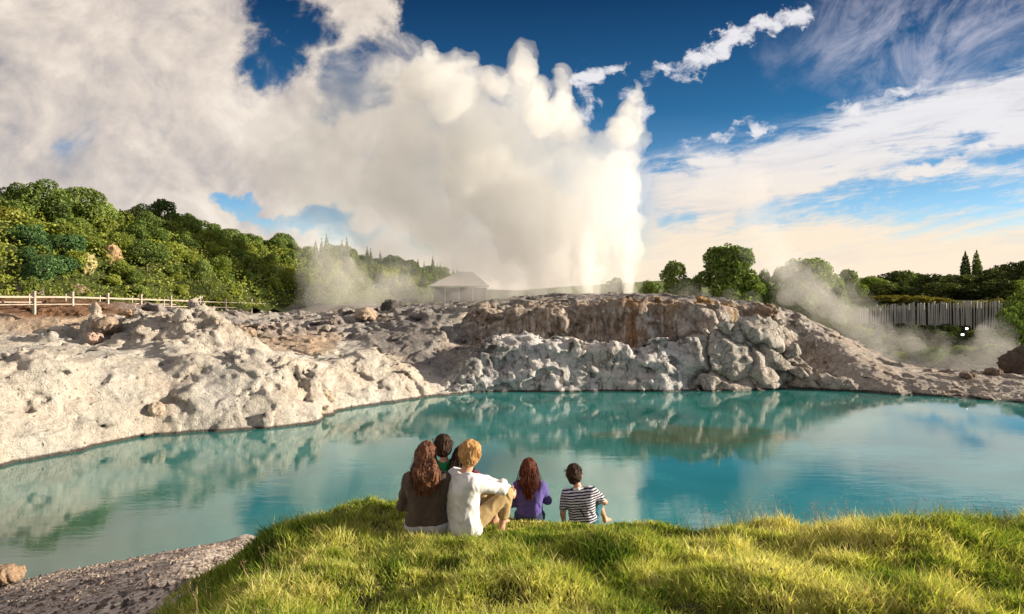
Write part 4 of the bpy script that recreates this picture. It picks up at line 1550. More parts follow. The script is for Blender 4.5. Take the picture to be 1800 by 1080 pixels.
    for px_, top, wpx, Y, lab in ((1788, 533, 56, 66, 'bright green rounded bush in front of the end of the palisade'), (1775, 553, 50, 60, 'green bush below the bright rounded one, above the dark rock'), (1800, 505, 60, 74, 'tall green bush behind the bright one at the edge of the view')):
        x = (px_ - 900) * Y / FOC
        g = zfar(x, Y)
        H = CAM_H - (top - HORIZON) * Y / FOC - g
        plant('green', px_, (x, Y, g), px_, (wpx * Y / FOC / 3, wpx * Y / FOC / 3, H / 2.9), 'leafy_bush', label=lab, category='bush')


do_east_trees()


# ------------------------------------------------------------------ fences
def do_fences():
    front = [-75, -8, 60, 127, 189, 247.5, 300, 351, 396, 441.5, 483, 522, 558]
    back = [-20, 51, 115, 175, 232, 288, 339, 387, 430, 470, 508]
    Yf = lambda p: 1 / (0.02372 - 1.92e-5 * p)
    yb = lambda p: np.interp(p, [-80, 0, 127, 300, 522, 560], [540, 540.5, 539, 542, 546, 547])
    for nm, posts, dy, hgt, r, rails, lab in (
            ('wooden_fence', front, 0, 0.98, 0.085, (0.62, 0.16), 'pale wooden post and rail fence with thick posts along the path below the hill'),
            ('wooden_fence', back, 2.0, 0.80, 0.05, (0.80, 0.34), 'thinner wooden fence with slim posts on the far side of the path')):
        root = add_obj(nm, None, label=lab, category='fence')
        pts = []
        for p in posts:
            Y = Yf(p) + dy
            x, y, z = PX(p, yb(p), Yf(p))
            x = (p - 900) * Y / FOC
            pts.append((x, Y, z))
        root.location = pts[0]
        o = Vector(pts[0])
        V, F = box_mesh([(0, 0, (hgt - .5) / 2, r * 2, r * 2, hgt + .5)])
        top = np.abs(V[:, 2] - hgt) < 1e-6
        V2, F2 = box_mesh([(0, 0, hgt + .02, r * 2.3, r * 2.3, .05)])
        pm = mesh_data('post', np.concatenate([V, V2]), np.concatenate([F, F2 + len(V)]), False)
        for q in pts:
            add_obj('post', pm, M_FENCE, root, Vector(q) - o)
        for k, rh in enumerate(rails):
            ts = []
            for a, c in zip(pts[:-1], pts[1:]):
                a_, c_ = Vector(a) - o, Vector(c) - o
                off = Vector((0, -r * 1.1, rh * hgt / .98))
                ts.append(tube([a_ + off, c_ + off], [0.045, 0.045], 4))
            V, FF = join_tubes(ts)
            add_obj('rail', mesh_data('rail', V, FF, False), M_FENCE, root)
    # palisade of split pales beyond the vents
    a, c = Vector(PX(1512, 580, 82)), Vector(PX(1792, 573, 77))
    root = add_obj('palisade_fence', None, loc=a, label='tall palisade of weathered grey wooden pales above the steaming bank', category='palisade')
    rs = np.random.RandomState(9)
    protos = []
    for i in range(7):
        hh = 2.55 + 0.25 * rs.rand()
        w = rs.uniform(.10, .17)
        V, F = box_mesh([(0, 0, hh / 2 - .3, w, .09, hh + .6)])
        V[4:, 0] *= 0.8
        V[4:6, 2] += rs.uniform(-.08, .18)
        protos.append(mesh_data('pale', V, F, False))
    n = 98
    d = c - a
    for i in range(n):
        t = (i + rs.uniform(-.25, .25)) / (n - 1)
        if rs.rand() < .05:
            continue
        p = d * t + Vector((0, rs.uniform(-.05, .05), 0.25 * math.sin(t * 3.1) + rs.uniform(-.05, .05)))
        o = add_obj('pale', protos[rs.randint(7)], M_PALE, root, p)
        o.rotation_euler = (rs.normal() * .01, rs.normal() * .02, rs.normal() * .3)
    dn = d.normalized()
    for zz in (0.6, 1.9):
        V, FF = join_tubes([tube([Vector((0, .12, zz)), d * .5 + Vector((0, .12, zz + .25)), d + Vector((0, .12, zz))], [.06, .06, .06], 4)])
        add_obj('rail', mesh_data('rail', V, FF, False), M_DARKW, root)
    # dark sheet added behind the pales so their gaps stay dark
    q = [Vector((0, .2, 0)), d * .5 + Vector((0, .2, .2)), d + Vector((0, .2, 0))]
    V = np.array([tuple(v + Vector((0, yy, zz))) for v in q for zz in (-.5, 2.15) for yy in (0, .04)])
    F = []
    for i in (0, 1):
        b0, b1 = i * 4, i * 4 + 4
        F += [(b0, b1, b1 + 2, b0 + 2), (b0 + 1, b0 + 3, b1 + 3, b1 + 1), (b0 + 2, b1 + 2, b1 + 3, b0 + 3), (b0, b0 + 1, b1 + 1, b1)]
    F += [(0, 2, 3, 1), (8, 9, 11, 10)]
    add_obj('dark_backing', mesh_data('dark_backing', V, np.array(F), False), M_DARKW, root)


do_fences()


def do_shelter():
    """open shelter with a pale hipped roof, half lost in the steam"""
    Y = 92
    x0, x1 = (757 - 900) * Y / FOC, (862 - 900) * Y / FOC
    g = 4.9
    eave, apex = CAM_H - (503 - HORIZON) * Y / FOC, CAM_H - (478 - HORIZON) * Y / FOC
    cx, w, dp = (x0 + x1) / 2, (x1 - x0), 6.0
    root = add_obj('shelter', None, loc=(cx, Y, g), label='low shelter with a pale hipped roof half hidden in the drifting steam', category='shelter')
    e, a = eave - g, apex - g
    V = [(-w / 2, -dp / 2, e), (w / 2, -dp / 2, e), (w / 2, dp / 2, e), (-w / 2, dp / 2, e), (-.3, 0, a), (1.6, 0, a)]
    V += [(vx, vy, vz - .14) for vx, vy, vz in V[:4]]
    F4 = [(0, 1, 5, 4), (2, 3, 4, 5), (0, 6, 7, 1), (1, 7, 8, 2), (2, 8, 9, 3), (3, 9, 6, 0), (6, 9, 8, 7)]
    F3 = [(1, 2, 5), (3, 0, 4)]
    mr, b = material('pale_roof')
    p = b.coord('Object')
    ln = b.m('FRACT', b.mul(b.sep(p)[0], 2.4))
    f = b.add(b.mul(b.noise(p, 1.5, 5, .6), .6), b.mul(ln, .2))
    principled(b, b.ramp(f, [(0.2, (0.42, 0.40, 0.38)), (0.7, (0.62, 0.58, 0.54))]), 0.6, b.bump(ln, .4, .05))
    add_obj('roof', mesh_data('roof', np.array(V), [np.array(F4), np.array(F3)], False), mr, root)
    V, F = box_mesh([(0, 0.6, e * .5 - .1, w * .86, dp * .6, e - .25)])
    add_obj('wall', mesh_data('wall', V, F, False), M_DARKW, root)
    pm = None
    for k in range(5):
        V, F = box_mesh([(0, 0, e * .5 - .15, .16, .16, e)])
        pm = pm or mesh_data('post', V, F, False)
        add_obj('post', pm, M_FENCE, root, (-w * .45 + w * .9 * k / 4, -dp * .43, 0))


do_shelter()


def do_lights():
    ml, b = material('lamp_glow')
    em = b.nt.nodes.new('ShaderNodeEmission')
    em.inputs[0].default_value = (1, .95, .85, 1)
    em.inputs[1].default_value = 5
    o = b.nt.nodes.new('ShaderNodeOutputMaterial')
    b.nt.links.new(em.outputs[0], o.inputs[0])
    for px_, py_, w, lab in ((1699.5, 578, .17, 'small lit white lamp on the bank below the palisade, upper of the two'), (1692, 588.5, .20, 'small lit white lamp on the bank below the palisade, lower of the two')):
        Y = 57.0
        x, y, z = PX(px_, py_, Y)
        root = add_obj('path_lamp', None, loc=(x, y, z), label=lab, category='lamp')
        V, F = box_mesh([(0, .12, 0, w + .08, .2, .22), (0, .16, -1.2, .08, .08, 2.1)])
        add_obj('housing', mesh_data('housing', V, F, False), M_DARKW, root)
        V, F = box_mesh([(0, 0.0, 0, w, .03, .15)])
        add_obj('lens', mesh_data('lens', V, F, False), ml, root)


do_lights()

# ------------------------------------------------------------------ grass on the near bank
def blades(x, y, z, h, w, lean, rs, tone, name, mat, dry=None):
    n = len(x)
    t = rs.rand(n) * 6.283
    dx, dy = np.cos(t), np.sin(t)
    bt = rs.rand(n) * 6.283
    lx, ly = np.cos(bt) * lean, np.sin(bt) * lean
    P = []
    for k, (f, wf) in enumerate(((0, 1), (0.55, 0.72), (1.0, 0.0))):
        cxx, cyy, czz = x + lx * h * f * f, y + ly * h * f * f, z - .02 + h * f * np.sqrt(np.clip(1 - (lean * f) ** 2 * .6, .1, 1))
        if wf:
            P.append(np.stack([cxx - dx * w * wf, cyy - dy * w * wf, czz], 1))
            P.append(np.stack([cxx + dx * w * wf, cyy + dy * w * wf, czz], 1))
        else:
            P.append(np.stack([cxx, cyy, czz], 1))
    V = np.stack(P, 1).reshape(-1, 3)
    b0 = np.arange(n) * 5
    Q = np.stack([b0, b0 + 1, b0 + 3, b0 + 2], 1)
    T = np.stack([b0 + 2, b0 + 3, b0 + 4], 1)
    me = mesh_data(name, V, [Q, T], smooth=False)
    c = np.stack([np.repeat(tone, 5), np.repeat(dry if dry is not None else tone * 0, 5), np.tile([0, 0, .6, .6, 1.0], n)], 1)
    color_attr(me, c, 'leaf')
    return me


def grass_material():
    m, b = material('meadow_grass')
    a = b.attr('leaf')
    tn, dr, up = b.sep(a)
    col = b.ramp(tn, [(0.05, (0.055, 0.115, 0.022)), (0.33, (0.19, 0.28, 0.044)), (0.6, (0.46, 0.50, 0.105)), (0.95, (0.76, 0.72, 0.32))])
    col = b.mix(dr, col, b.ramp(tn, [(0.1, (0.30, 0.22, 0.10)), (0.9, (0.55, 0.42, 0.24))]))
    d = b.nt.nodes.new('ShaderNodeBsdfDiffuse')
    t = b.nt.nodes.new('ShaderNodeBsdfTranslucent')
    b.put(d.inputs[0], col)
    b.put(t.inputs[0], b.mix(1.0, col, (1.2, 1.2, .6), 'MULTIPLY'))
    mx = b.nt.nodes.new('ShaderNodeMixShader')
    mx.inputs[0].default_value = .42
    b.nt.links.new(d.outputs[0], mx.inputs[1])
    b.nt.links.new(t.outputs[0], mx.inputs[2])
    o = b.nt.nodes.new('ShaderNodeOutputMaterial')
    b.nt.links.new(mx.outputs[0], o.inputs[0])
    return m


def do_grass():
    rs = np.random.RandomState(3)
    n = 1080000
    # denser close to the camera, thinner along the far rim
    y = 2.0 + 7.8 * rs.rand(n) ** 1.15
    x = rs.uniform(-1, 1, n) * (0.80 * y + 2.6)
    g = grass_weight(x, y)
    clump = fbm2(x, y, 3.2, 3, 4.9)
    tuft = fbm2(x, y, 1.1, 3, 7.7)
    ok = (rs.rand(n) < g * np.clip(0.75 + 0.9 * clump, .25, 1)) & (y < 9.3)
    x, y, clump, tuft = x[ok], y[ok], clump[ok], tuft[ok]
    z = bank_z(x, y)
    m = len(x)
    h = (0.038 + 0.050 * rs.rand(m) + 0.055 * rs.rand(m) ** 5) * (1 + 0.9 * np.clip(tuft + .15, -.4, 1) + .7 * np.clip(clump, -.5, 1))
    rim = sst(poly_sd(x, y, EDGE), -1.2, -0.1)
    h = h * (1 + 0.35 * rim * sst(x, 1.6, 3))
    calm = np.exp(-(((x - 0.15) / 1.2) ** 2 + ((y - 6.3) / 0.75) ** 2) ** 2)
    h = h * (1 - 0.58 * calm)
    lean = 0.25 + 0.6 * rs.rand(m)
    tone = np.clip(0.57 + 0.75 * fbm2(x, y, 0.8, 3, 12.0) + 0.55 * fbm2(x, y, 5.0, 2, 3.0) + 0.16 * rs.normal(size=m), 0, 1)
    dry = np.clip((rs.rand(m) < np.clip(.13 + .7 * fbm2(x, y, 1.6, 2, 9.9), .03, .5)) * rs.rand(m) * .9, 0, 1)
    me = blades(x, y, z, h, 0.0032 + 0.0035 * rs.rand(m), lean, rs, tone, 'grass', None, dry)
    add_obj('grass', me, grass_material(), kind='stuff', label='uneven tufted yellow-green grass covering the near bank in low sun', category='grass')
    # flowering grass heads along the rim
    n = 3000
    x = np.concatenate([rs.uniform(1.4, 7.5, n), rs.uniform(-3, 7, 900)])
    y = np.concatenate([rs.uniform(5.6, 7.9, n), rs.uniform(3.5, 8, 900)])
    ok = grass_weight(x, y) > .4
    x, y = x[ok], y[ok]
    ok = np.abs(poly_sd(x, y, EDGE) + .2) < (0.8 + .0 * x)
    ok |= np.arange(len(x)) > len(x) - 400
    ok &= ~((np.abs(x - .1) < 1.35) & (y < 7))
    x, y = x[ok], y[ok]
    z = bank_z(x, y)
    m = len(x)
    h = 0.16 + .14 * rs.rand(m)
    me = blades(x, y, z, h, np.full(m, .0016), 0.15 + .35 * rs.rand(m), rs, rs.rand(m), 'seed_grass', None, np.full(m, 1.0))
    # a feathery head near the tip of every stalk
    co = np.empty(len(me.vertices) * 3, np.float32)
    me.vertices.foreach_get('co', co)
    tip = co.reshape(-1, 5, 3)[:, 4]
    mid = co.reshape(-1, 5, 3)[:, 2:4].mean(1)
    ax_ = tip - mid
    reps = 4
    P = np.repeat(tip, reps, 0) - np.repeat(ax_, reps, 0) * rs.rand(m * reps, 1) * .45
    sd = rs.normal(size=(m * reps, 3)) * .010
    up = np.repeat(ax_, reps, 0) * .16
    V = np.stack([P, P + sd + up * .5, P + up + sd * 1.6], 1).reshape(-1, 3)
    allV = np.concatenate([co.reshape(-1, 3), V])
    b0 = np.arange(m) * 5
    Q = np.stack([b0, b0 + 1, b0 + 3, b0 + 2], 1)
    T = np.concatenate([np.stack([b0 + 2, b0 + 3, b0 + 4], 1), np.arange(m * reps * 3).reshape(-1, 3) + m * 5])
    me2 = mesh_data('seed_grass', allV, [Q, T], False)
    mt, b = material('pink_seed_heads')
    a = b.sep(b.attr('leaf'))[0]
    d = b.nt.nodes.new('ShaderNodeBsdfDiffuse')
    b.put(d.inputs[0], b.ramp(a, [(0, (0.30, 0.20, 0.12)), (1, (0.50, 0.34, 0.24))]))
    o = b.nt.nodes.new('ShaderNodeOutputMaterial')
    b.nt.links.new(d.outputs[0], o.inputs[0])
    c = rs.rand(len(allV), 1) * np.ones((1, 3))
    color_attr(me2, c, 'leaf')
    add_obj('grass', me2, mt, kind='stuff', label='thin pinkish flowering grass heads along the rim of the bank', category='grass')
    # stones and pebbles on the gravel beach
    n = 16000
    x = rs.uniform(-10.5, -1.8, n)
    y = rs.uniform(6, 16.6, n)
    g = grass_weight(x, y)
    z = bank_z(x, y)
    ok = (g < .35) & (z > .05)
    x, y, z = x[ok], y[ok], z[ok]
    z = z + 0.07 * fbm2(x, y, 2.2, 4, 1.9) + 0.10 * fbm2(x, y, 0.8, 3, 9.1)
    m = len(x)
    s = 0.010 + 0.040 * rs.rand(m) ** 5
    base = np.array([(1, 0, 0), (-1, 0, 0), (0, 1, 0), (0, -1, 0), (0, 0, .7), (0, 0, -.7)], float)
    tri = np.array([(0, 2, 4), (2, 1, 4), (1, 3, 4), (3, 0, 4), (2, 0, 5), (1, 2, 5), (3, 1, 5), (0, 3, 5)])
    V = base[None] * s[:, None, None] * (1 + .35 * rs.normal(size=(m, 6, 1))) + np.stack([x, y, z + s * .3], 1)[:, None]
    F = (tri[None] + 6 * np.arange(m)[:, None, None]).reshape(-1, 3)
    me3 = mesh_data('pebbles', V.reshape(-1, 3), F, False)
    color_attr(me3, np.repeat(np.array([[.46, .39, .35]]) * (0.5 + .8 * rs.rand(m, 1)), 6, 0), 'tint')
    color_attr(me3, np.zeros((m * 6, 3)), 'traits')
    add_obj('pebbles', me3, M_ROCK, kind='stuff', label='loose pinkish grey pebbles strewn over the gravel beach', category='pebbles')


do_grass()

# ------------------------------------------------------------------ geyser and steam
def steam_material(name, density, color=(0.995, 0.985, 0.97), aniso=0.25, skin=0.0):
    m, b = material(name)
    v = b.nt.nodes.new('ShaderNodeVolumePrincipled')
    v.inputs['Color'].default_value = tuple(color) + (1,)
    v.inputs['Density'].default_value = density
    v.inputs['Anisotropy'].default_value = aniso
    o = b.nt.nodes.new('ShaderNodeOutputMaterial')
    b.nt.links.new(v.outputs[0], o.inputs['Volume'])
    return m


def steam_body(name, balls, mat, h, billow=1.0, freq=0.4, wisp=0.0, squash=1.0, floor=None, parent=None, dy=0.0, seed=0, **props):
    """balls: (px, py, r_px, Y) measured in the photograph and its distance; one closed billowing skin round them"""
    C = np.array([PX(px_, py_, Y + dy) + (r * (Y + dy) / FOC,) for px_, py_, r, Y in balls])
    lo = (C[:, :3] - C[:, 3:] * 1.25 - billow).min(0)
    hi = (C[:, :3] + C[:, 3:] * 1.25 + billow).max(0)
    rs = np.random.RandomState(seed)

    def f(p):
        p = p.astype(np.float32)
        w = 1.0 * np.stack([fbm(p * freq * .5 + 3 + seed, 2), fbm(p * freq * .5 + 41 + seed, 2), fbm(p * freq * .5 + 87 + seed, 2)], 1)
        q = p + w * billow * 1.6
        d = np.full(len(p), 1e3, np.float32)
        best, rn = d.copy(), np.full(len(p), 5.0, np.float32)
        for c in C:
            e = q - c[:3].astype(np.float32)
            e[:, 1] /= squash
            di = np.linalg.norm(e, axis=1) - c[3]
            rn = np.where(di < best, c[3], rn)
            best = np.minimum(best, di)
            d = smin(d, di, 0.7 * billow + .1)
        f1, _ = worley(q * freq + seed)
        g1, _ = worley(q * freq * 2.3 + 5)
        am = np.clip(rn / (2.6 * billow), .3, 1)
        d = d + am * billow * (0.55 * (f1 - .5) + 0.34 * (g1 - .5)) - am * wisp * fbm(q * np.array([freq * 1.9, freq * 1.9, freq * 1.2], np.float32) + 9, 5, 0.62)
        if floor is not None:
            d = np.maximum(d, floor - p[:, 2])
        return d
    V, F = mesh_sdf(f, lo, hi, h, lip=1.35)
    me = mesh_data(name, V, F)
    return add_obj(name, me, mat, parent, **props)


def do_geyser():
    # the jets themselves: flung water, so broken up that it scatters light like the densest steam
    root = add_obj('geyser', None, loc=PX(1075, 524, 70), label='tall white geyser jets shooting up from the terrace inside the steam', category='geyser')
    o = Vector(root.location)
    jet = steam_material('flung_water', 0.34, (1, 1, 1), 0.0)
    for k, (px_, top, wpx, sd) in enumerate(((1103, 280, 15, 1), (1034, 315, 15, 2), (1106, 400, 11, 3), (1037, 430, 10, 4), (992, 335, 17, 5), (948, 385, 18, 6))):
        Y = 69.0 + (0.0, 1.0, .1, .9, 2.2, 2.8)[k]
        j = steam_body('jet', [(px_ - 5 * q * (k - .4), 528 - (528 - top) * q, wpx * (.62 + .75 * q) * math.sqrt(max(.04, 1 - q ** 3)), Y) for q in np.linspace(0, 1.0, 18)], jet, .15, .38, .9, .55, 1.0, None, seed=sd)
        j.parent = root
        j.location = -o
    Y = 71
    core = [(1104, 510, 17), (1103, 470, 24), (1100, 430, 32), (1092, 390, 42), (1078, 350, 54), (1080, 310, 56), (1088, 265, 46), (1098, 225, 32), (1108, 192, 21), (1115, 168, 13), (1120, 150, 7),
            (1036, 512, 20), (1034, 480, 28), (1026, 440, 44), (1010, 390, 70), (1005, 320, 78), (1000, 265, 58), (994, 215, 36), (990, 178, 25), (987, 148, 17), (984, 125, 9),
            (975, 470, 34), (935, 400, 74), (920, 340, 92), (915, 270, 84), (912, 210, 62), (916, 160, 42), (920, 120, 27), (918, 95, 17), (917, 76, 9), (955, 205, 34), (948, 165, 20),
            (850, 300, 78), (840, 225, 68), (815, 190, 54), (790, 155, 52), (768, 118, 34), (840, 160, 40), (862, 138, 24), (757, 92, 20), (735, 140, 36), (800, 105, 20), (826, 108, 17), (880, 150, 20),
            ]
    steam_body('steam_plume', [(a, b_, r, Y + 3 * math.sin(a * .07)) for a, b_, r in core], steam_material('steam_dense', 0.22, (1, 0.998, 0.99)), 0.28, 0.95, 0.46, 1.5, 0.8, None, seed=2,
               kind='stuff', label='billowing cream steam plume of the geyser towering over the rock terrace', category='steam')
    steam_body('steam_plume', [(a, b_, r, Y + 1.5) for a, b_, r in [(790, 380, 78), (800, 320, 96), (750, 280, 96), (740, 215, 74), (860, 430, 66), (720, 160, 44), (920, 470, 58), (700, 330, 66), (985, 480, 56), (890, 495, 40), (950, 505, 36), (870, 470, 52), (930, 430, 66), (820, 440, 52), (1010, 505, 32), (830, 240, 80), (1065, 480, 44), (1075, 430, 50)]], steam_material('steam_flank', 0.085, (1, 0.998, 0.99)), 0.4, 1.3, 0.32, 1.3, 0.8, None, seed=3,
               kind='stuff', label='softer shoulder of the geyser steam where it leans away downwind', category='steam')
    tips = [(a, b_ + 4, r * .92, Y) for a, b_, r in core if r < 39 and b_ < 260]
    steam_body('steam_crest', tips, steam_material('steam_crest', 0.34, (1, 0.994, 0.98)), 0.2, 0.6, 0.8, 1.7, 0.8, None, seed=6,
               kind='stuff', label='bright bursting fingers of steam along the top of the geyser plume', category='steam')
    mid = [(760, 400, 80), (740, 320, 92), (725, 250, 86), (715, 190, 62), (690, 150, 44), (640, 330, 84), (620, 250, 84), (660, 420, 60), (560, 290, 80), (550, 220, 66), (600, 180, 56), (480, 250, 64), (800, 460, 60), (560, 350, 50), (460, 310, 44)]
    steam_body('steam_cloud', [(a, b_, r, Y + 1) for a, b_, r in mid], steam_material('steam_medium', 0.05, (1, 0.998, 0.99)), 0.5, 1.5, 0.26, 1.6, 0.7, None, seed=4,
               kind='stuff', label='soft beige steam blown sideways from the plume into the cloud', category='steam')
    veil = [(1085, 495, 62), (1075, 420, 72), (1070, 330, 74), (1010, 470, 90), (920, 480, 80), (840, 470, 85), (770, 460, 80), (700, 430, 90), (650, 350, 90), (600, 290, 100), (660, 250, 95), (700, 180, 80), (610, 220, 80),
            (540, 320, 90), (870, 515, 34), (910, 515, 38), (960, 512, 44), (1010, 515, 36)]
    steam_body('steam_veil', [(a, b_, r, Y + 2) for a, b_, r in veil], steam_material('steam_veil', 0.035), 0.6, 1.8, 0.22, 1.2, 0.8, None, seed=5,
               kind='stuff', label='thin steam drifting away from the plume over the shelter and the hill', category='steam')


def wisp(balls, mats, h, billow, freq, wsp, squash, seed, label, **S):
    """a thin wisp: a heart of steam inside a wider, thinner, more torn veil of it"""
    o = steam_body('steam_wisp', [(a, b_, r * .86, Y) for a, b_, r, Y in balls], mats[0], h, billow, freq, wsp, squash, seed=seed, label=label, **S)
    steam_body('veil', [(a - 3, b_ - 4, r * 1.28, Y) for a, b_, r, Y in balls], mats[1], h * 1.15, billow * 1.2, freq, wsp * 1.5, squash, seed=seed + 40, parent=o)


def do_wisps():
    thin = (steam_material('steam_wisp', 0.13, aniso=0.0), steam_material('steam_wisp_edge', 0.055, aniso=0.0))
    thinner = (steam_material('steam_faint', 0.06, aniso=0.0), steam_material('steam_faint_edge', 0.035, aniso=0.0))
    S = dict(kind='stuff', category='steam')
    # in front of the hill
    wisp( [(560, 525, 34, 62), (590, 505, 40, 62), (575, 470, 42, 62), (565, 440, 34, 62), (600, 470, 34, 62), (640, 520, 36, 63), (620, 500, 36, 63), (600, 428, 22, 62), (545, 415, 18, 62), (570, 400, 16, 62)],
               thin, 0.3, 0.9, 0.55, 1.36, .7, seed=7, label='ragged steam wisp rising in front of the low end of the wooded hill', **S)
    wisp( [(660, 530, 26, 64), (690, 522, 30, 64), (720, 528, 28, 64), (750, 522, 26, 64), (690, 498, 24, 64), (715, 500, 24, 64), (790, 528, 26, 64), (830, 526, 26, 64), (870, 522, 26, 64), (910, 522, 24, 64)],
               thin, 0.3, 0.8, 0.6, 1.19, .8, seed=9, label='low bank of steam lying along the terrace below the pale shelter', **S)
    # the vent east of the terrace
    wisp( [(1545, 612, 26, 55), (1525, 590, 30, 55), (1500, 566, 34, 55), (1470, 545, 38, 56), (1440, 522, 42, 56), (1415, 498, 38, 57), (1400, 478, 28, 57), (1375, 470, 24, 58), (1390, 515, 30, 57)],
               thin, 0.26, 0.75, 0.7, 1.36, .8, seed=11, label='slanting steam column blowing off the vent beside the cracked outcrop', **S)
    wisp( [(1372, 470, 30, 66), (1355, 440, 34, 66), (1340, 405, 36, 67), (1330, 370, 36, 67), (1325, 335, 34, 68), (1322, 300, 26, 68)],
               thinner, 0.4, 0.9, 0.45, 1.36, .7, seed=13, label='faint upright steam column fading into the cloud above the round trees', **S)
    wisp( [(1500, 640, 22, 52), (1540, 640, 28, 52), (1580, 636, 30, 53), (1620, 632, 30, 53), (1650, 640, 24, 53), (1690, 644, 24, 52), (1730, 634, 30, 51), (1755, 615, 30, 51), (1740, 590, 22, 52), (1600, 605, 22, 54), (1660, 612, 18, 53), (1780, 650, 24, 50), (1560, 600, 20, 55)],
               thin, 0.24, 0.6, 0.75, 1.27, .9, seed=15, label='low steam curling along the foot of the dark bank behind the rock shelf', **S)
    wisp( [(1175, 524, 14, 66), (1205, 522, 16, 66), (1235, 520, 16, 66), (1215, 512, 12, 66), (1290, 526, 14, 66), (1330, 530, 14, 64)],
               thinner, 0.22, 0.45, 0.9, 0.68, .8, seed=17, label='thin low steam creeping along the terrace rim below the big round tree', **S)


do_geyser()
do_wisps()

# ------------------------------------------------------------------ the family on the bank
def cap(a, b_, ra, rb):
    a, b_ = np.array(a, np.float32), np.array(b_, np.float32)
    ab = b_ - a
    L = float(ab @ ab) + 1e-9

    def f(p):
        t = np.clip((p - a) @ ab / L, 0, 1)
        return np.linalg.norm(p - a - t[:, None] * ab, axis=1) - (ra + (rb - ra) * t)
    return f


def ell(c, r):
    c, r = np.array(c, np.float32), np.array(r, np.float32)

    def f(p):
        q = (p - c) / r
        k = np.linalg.norm(q, axis=1)
        g = np.linalg.norm(q / r, axis=1) + 1e-6
        return k * (k - 1) / g
    return f


def blend(fs, k):
    def f(p):
        d = fs[0](p)
        for g in fs[1:]:
            d = smin(d, g(p), k)
        return d
    return f


def hand_prims(w, d, n, side):
    """palm, four unequal bent fingers and a thumb that leaves the side of the palm"""
    w, d, n = Vector(w), Vector(d).normalized(), Vector(n).normalized()
    n = (n - d * n.dot(d)).normalized()
    s = d.cross(n) * side
    P = [cap(w + s * .018 + d * .015, w + s * .024 + d * .075, .019, .016), cap(w - s * .018 + d * .015, w - s * .022 + d * .072, .018, .015), cap(w, w + d * .075, .020, .017)]
    F = []
    for i, L in enumerate((.066, .075, .069, .053)):
        b0 = w + d * (.080 - .004 * abs(i - 1)) + s * (.030 - .020 * i)
        m = b0 + (d * .92 + s * (.10 - .07 * i) + n * .30).normalized() * L * .5
        e = m + (d * .65 + n * .75).normalized() * L * .5
        F += [cap(b0, m, .0088, .0082), cap(m, e, .0082, .0066)]
    t0 = w + d * .025 + s * .030
    t1 = t0 + (d * .55 + s * .75 + n * .2).normalized() * .038
    t2 = t1 + (d * .9 + s * .2 + n * .35).normalized() * .030
    F += [cap(t0, t1, .0125, .0105), cap(t1, t2, .0102, .0075)]
    return P, F


def limb_line(side, pose):
    sh = Vector((side * .172, pose.get('shy', 0.0), .535))
    return sh, Vector(pose['elbow']), Vector(pose['wrist'])


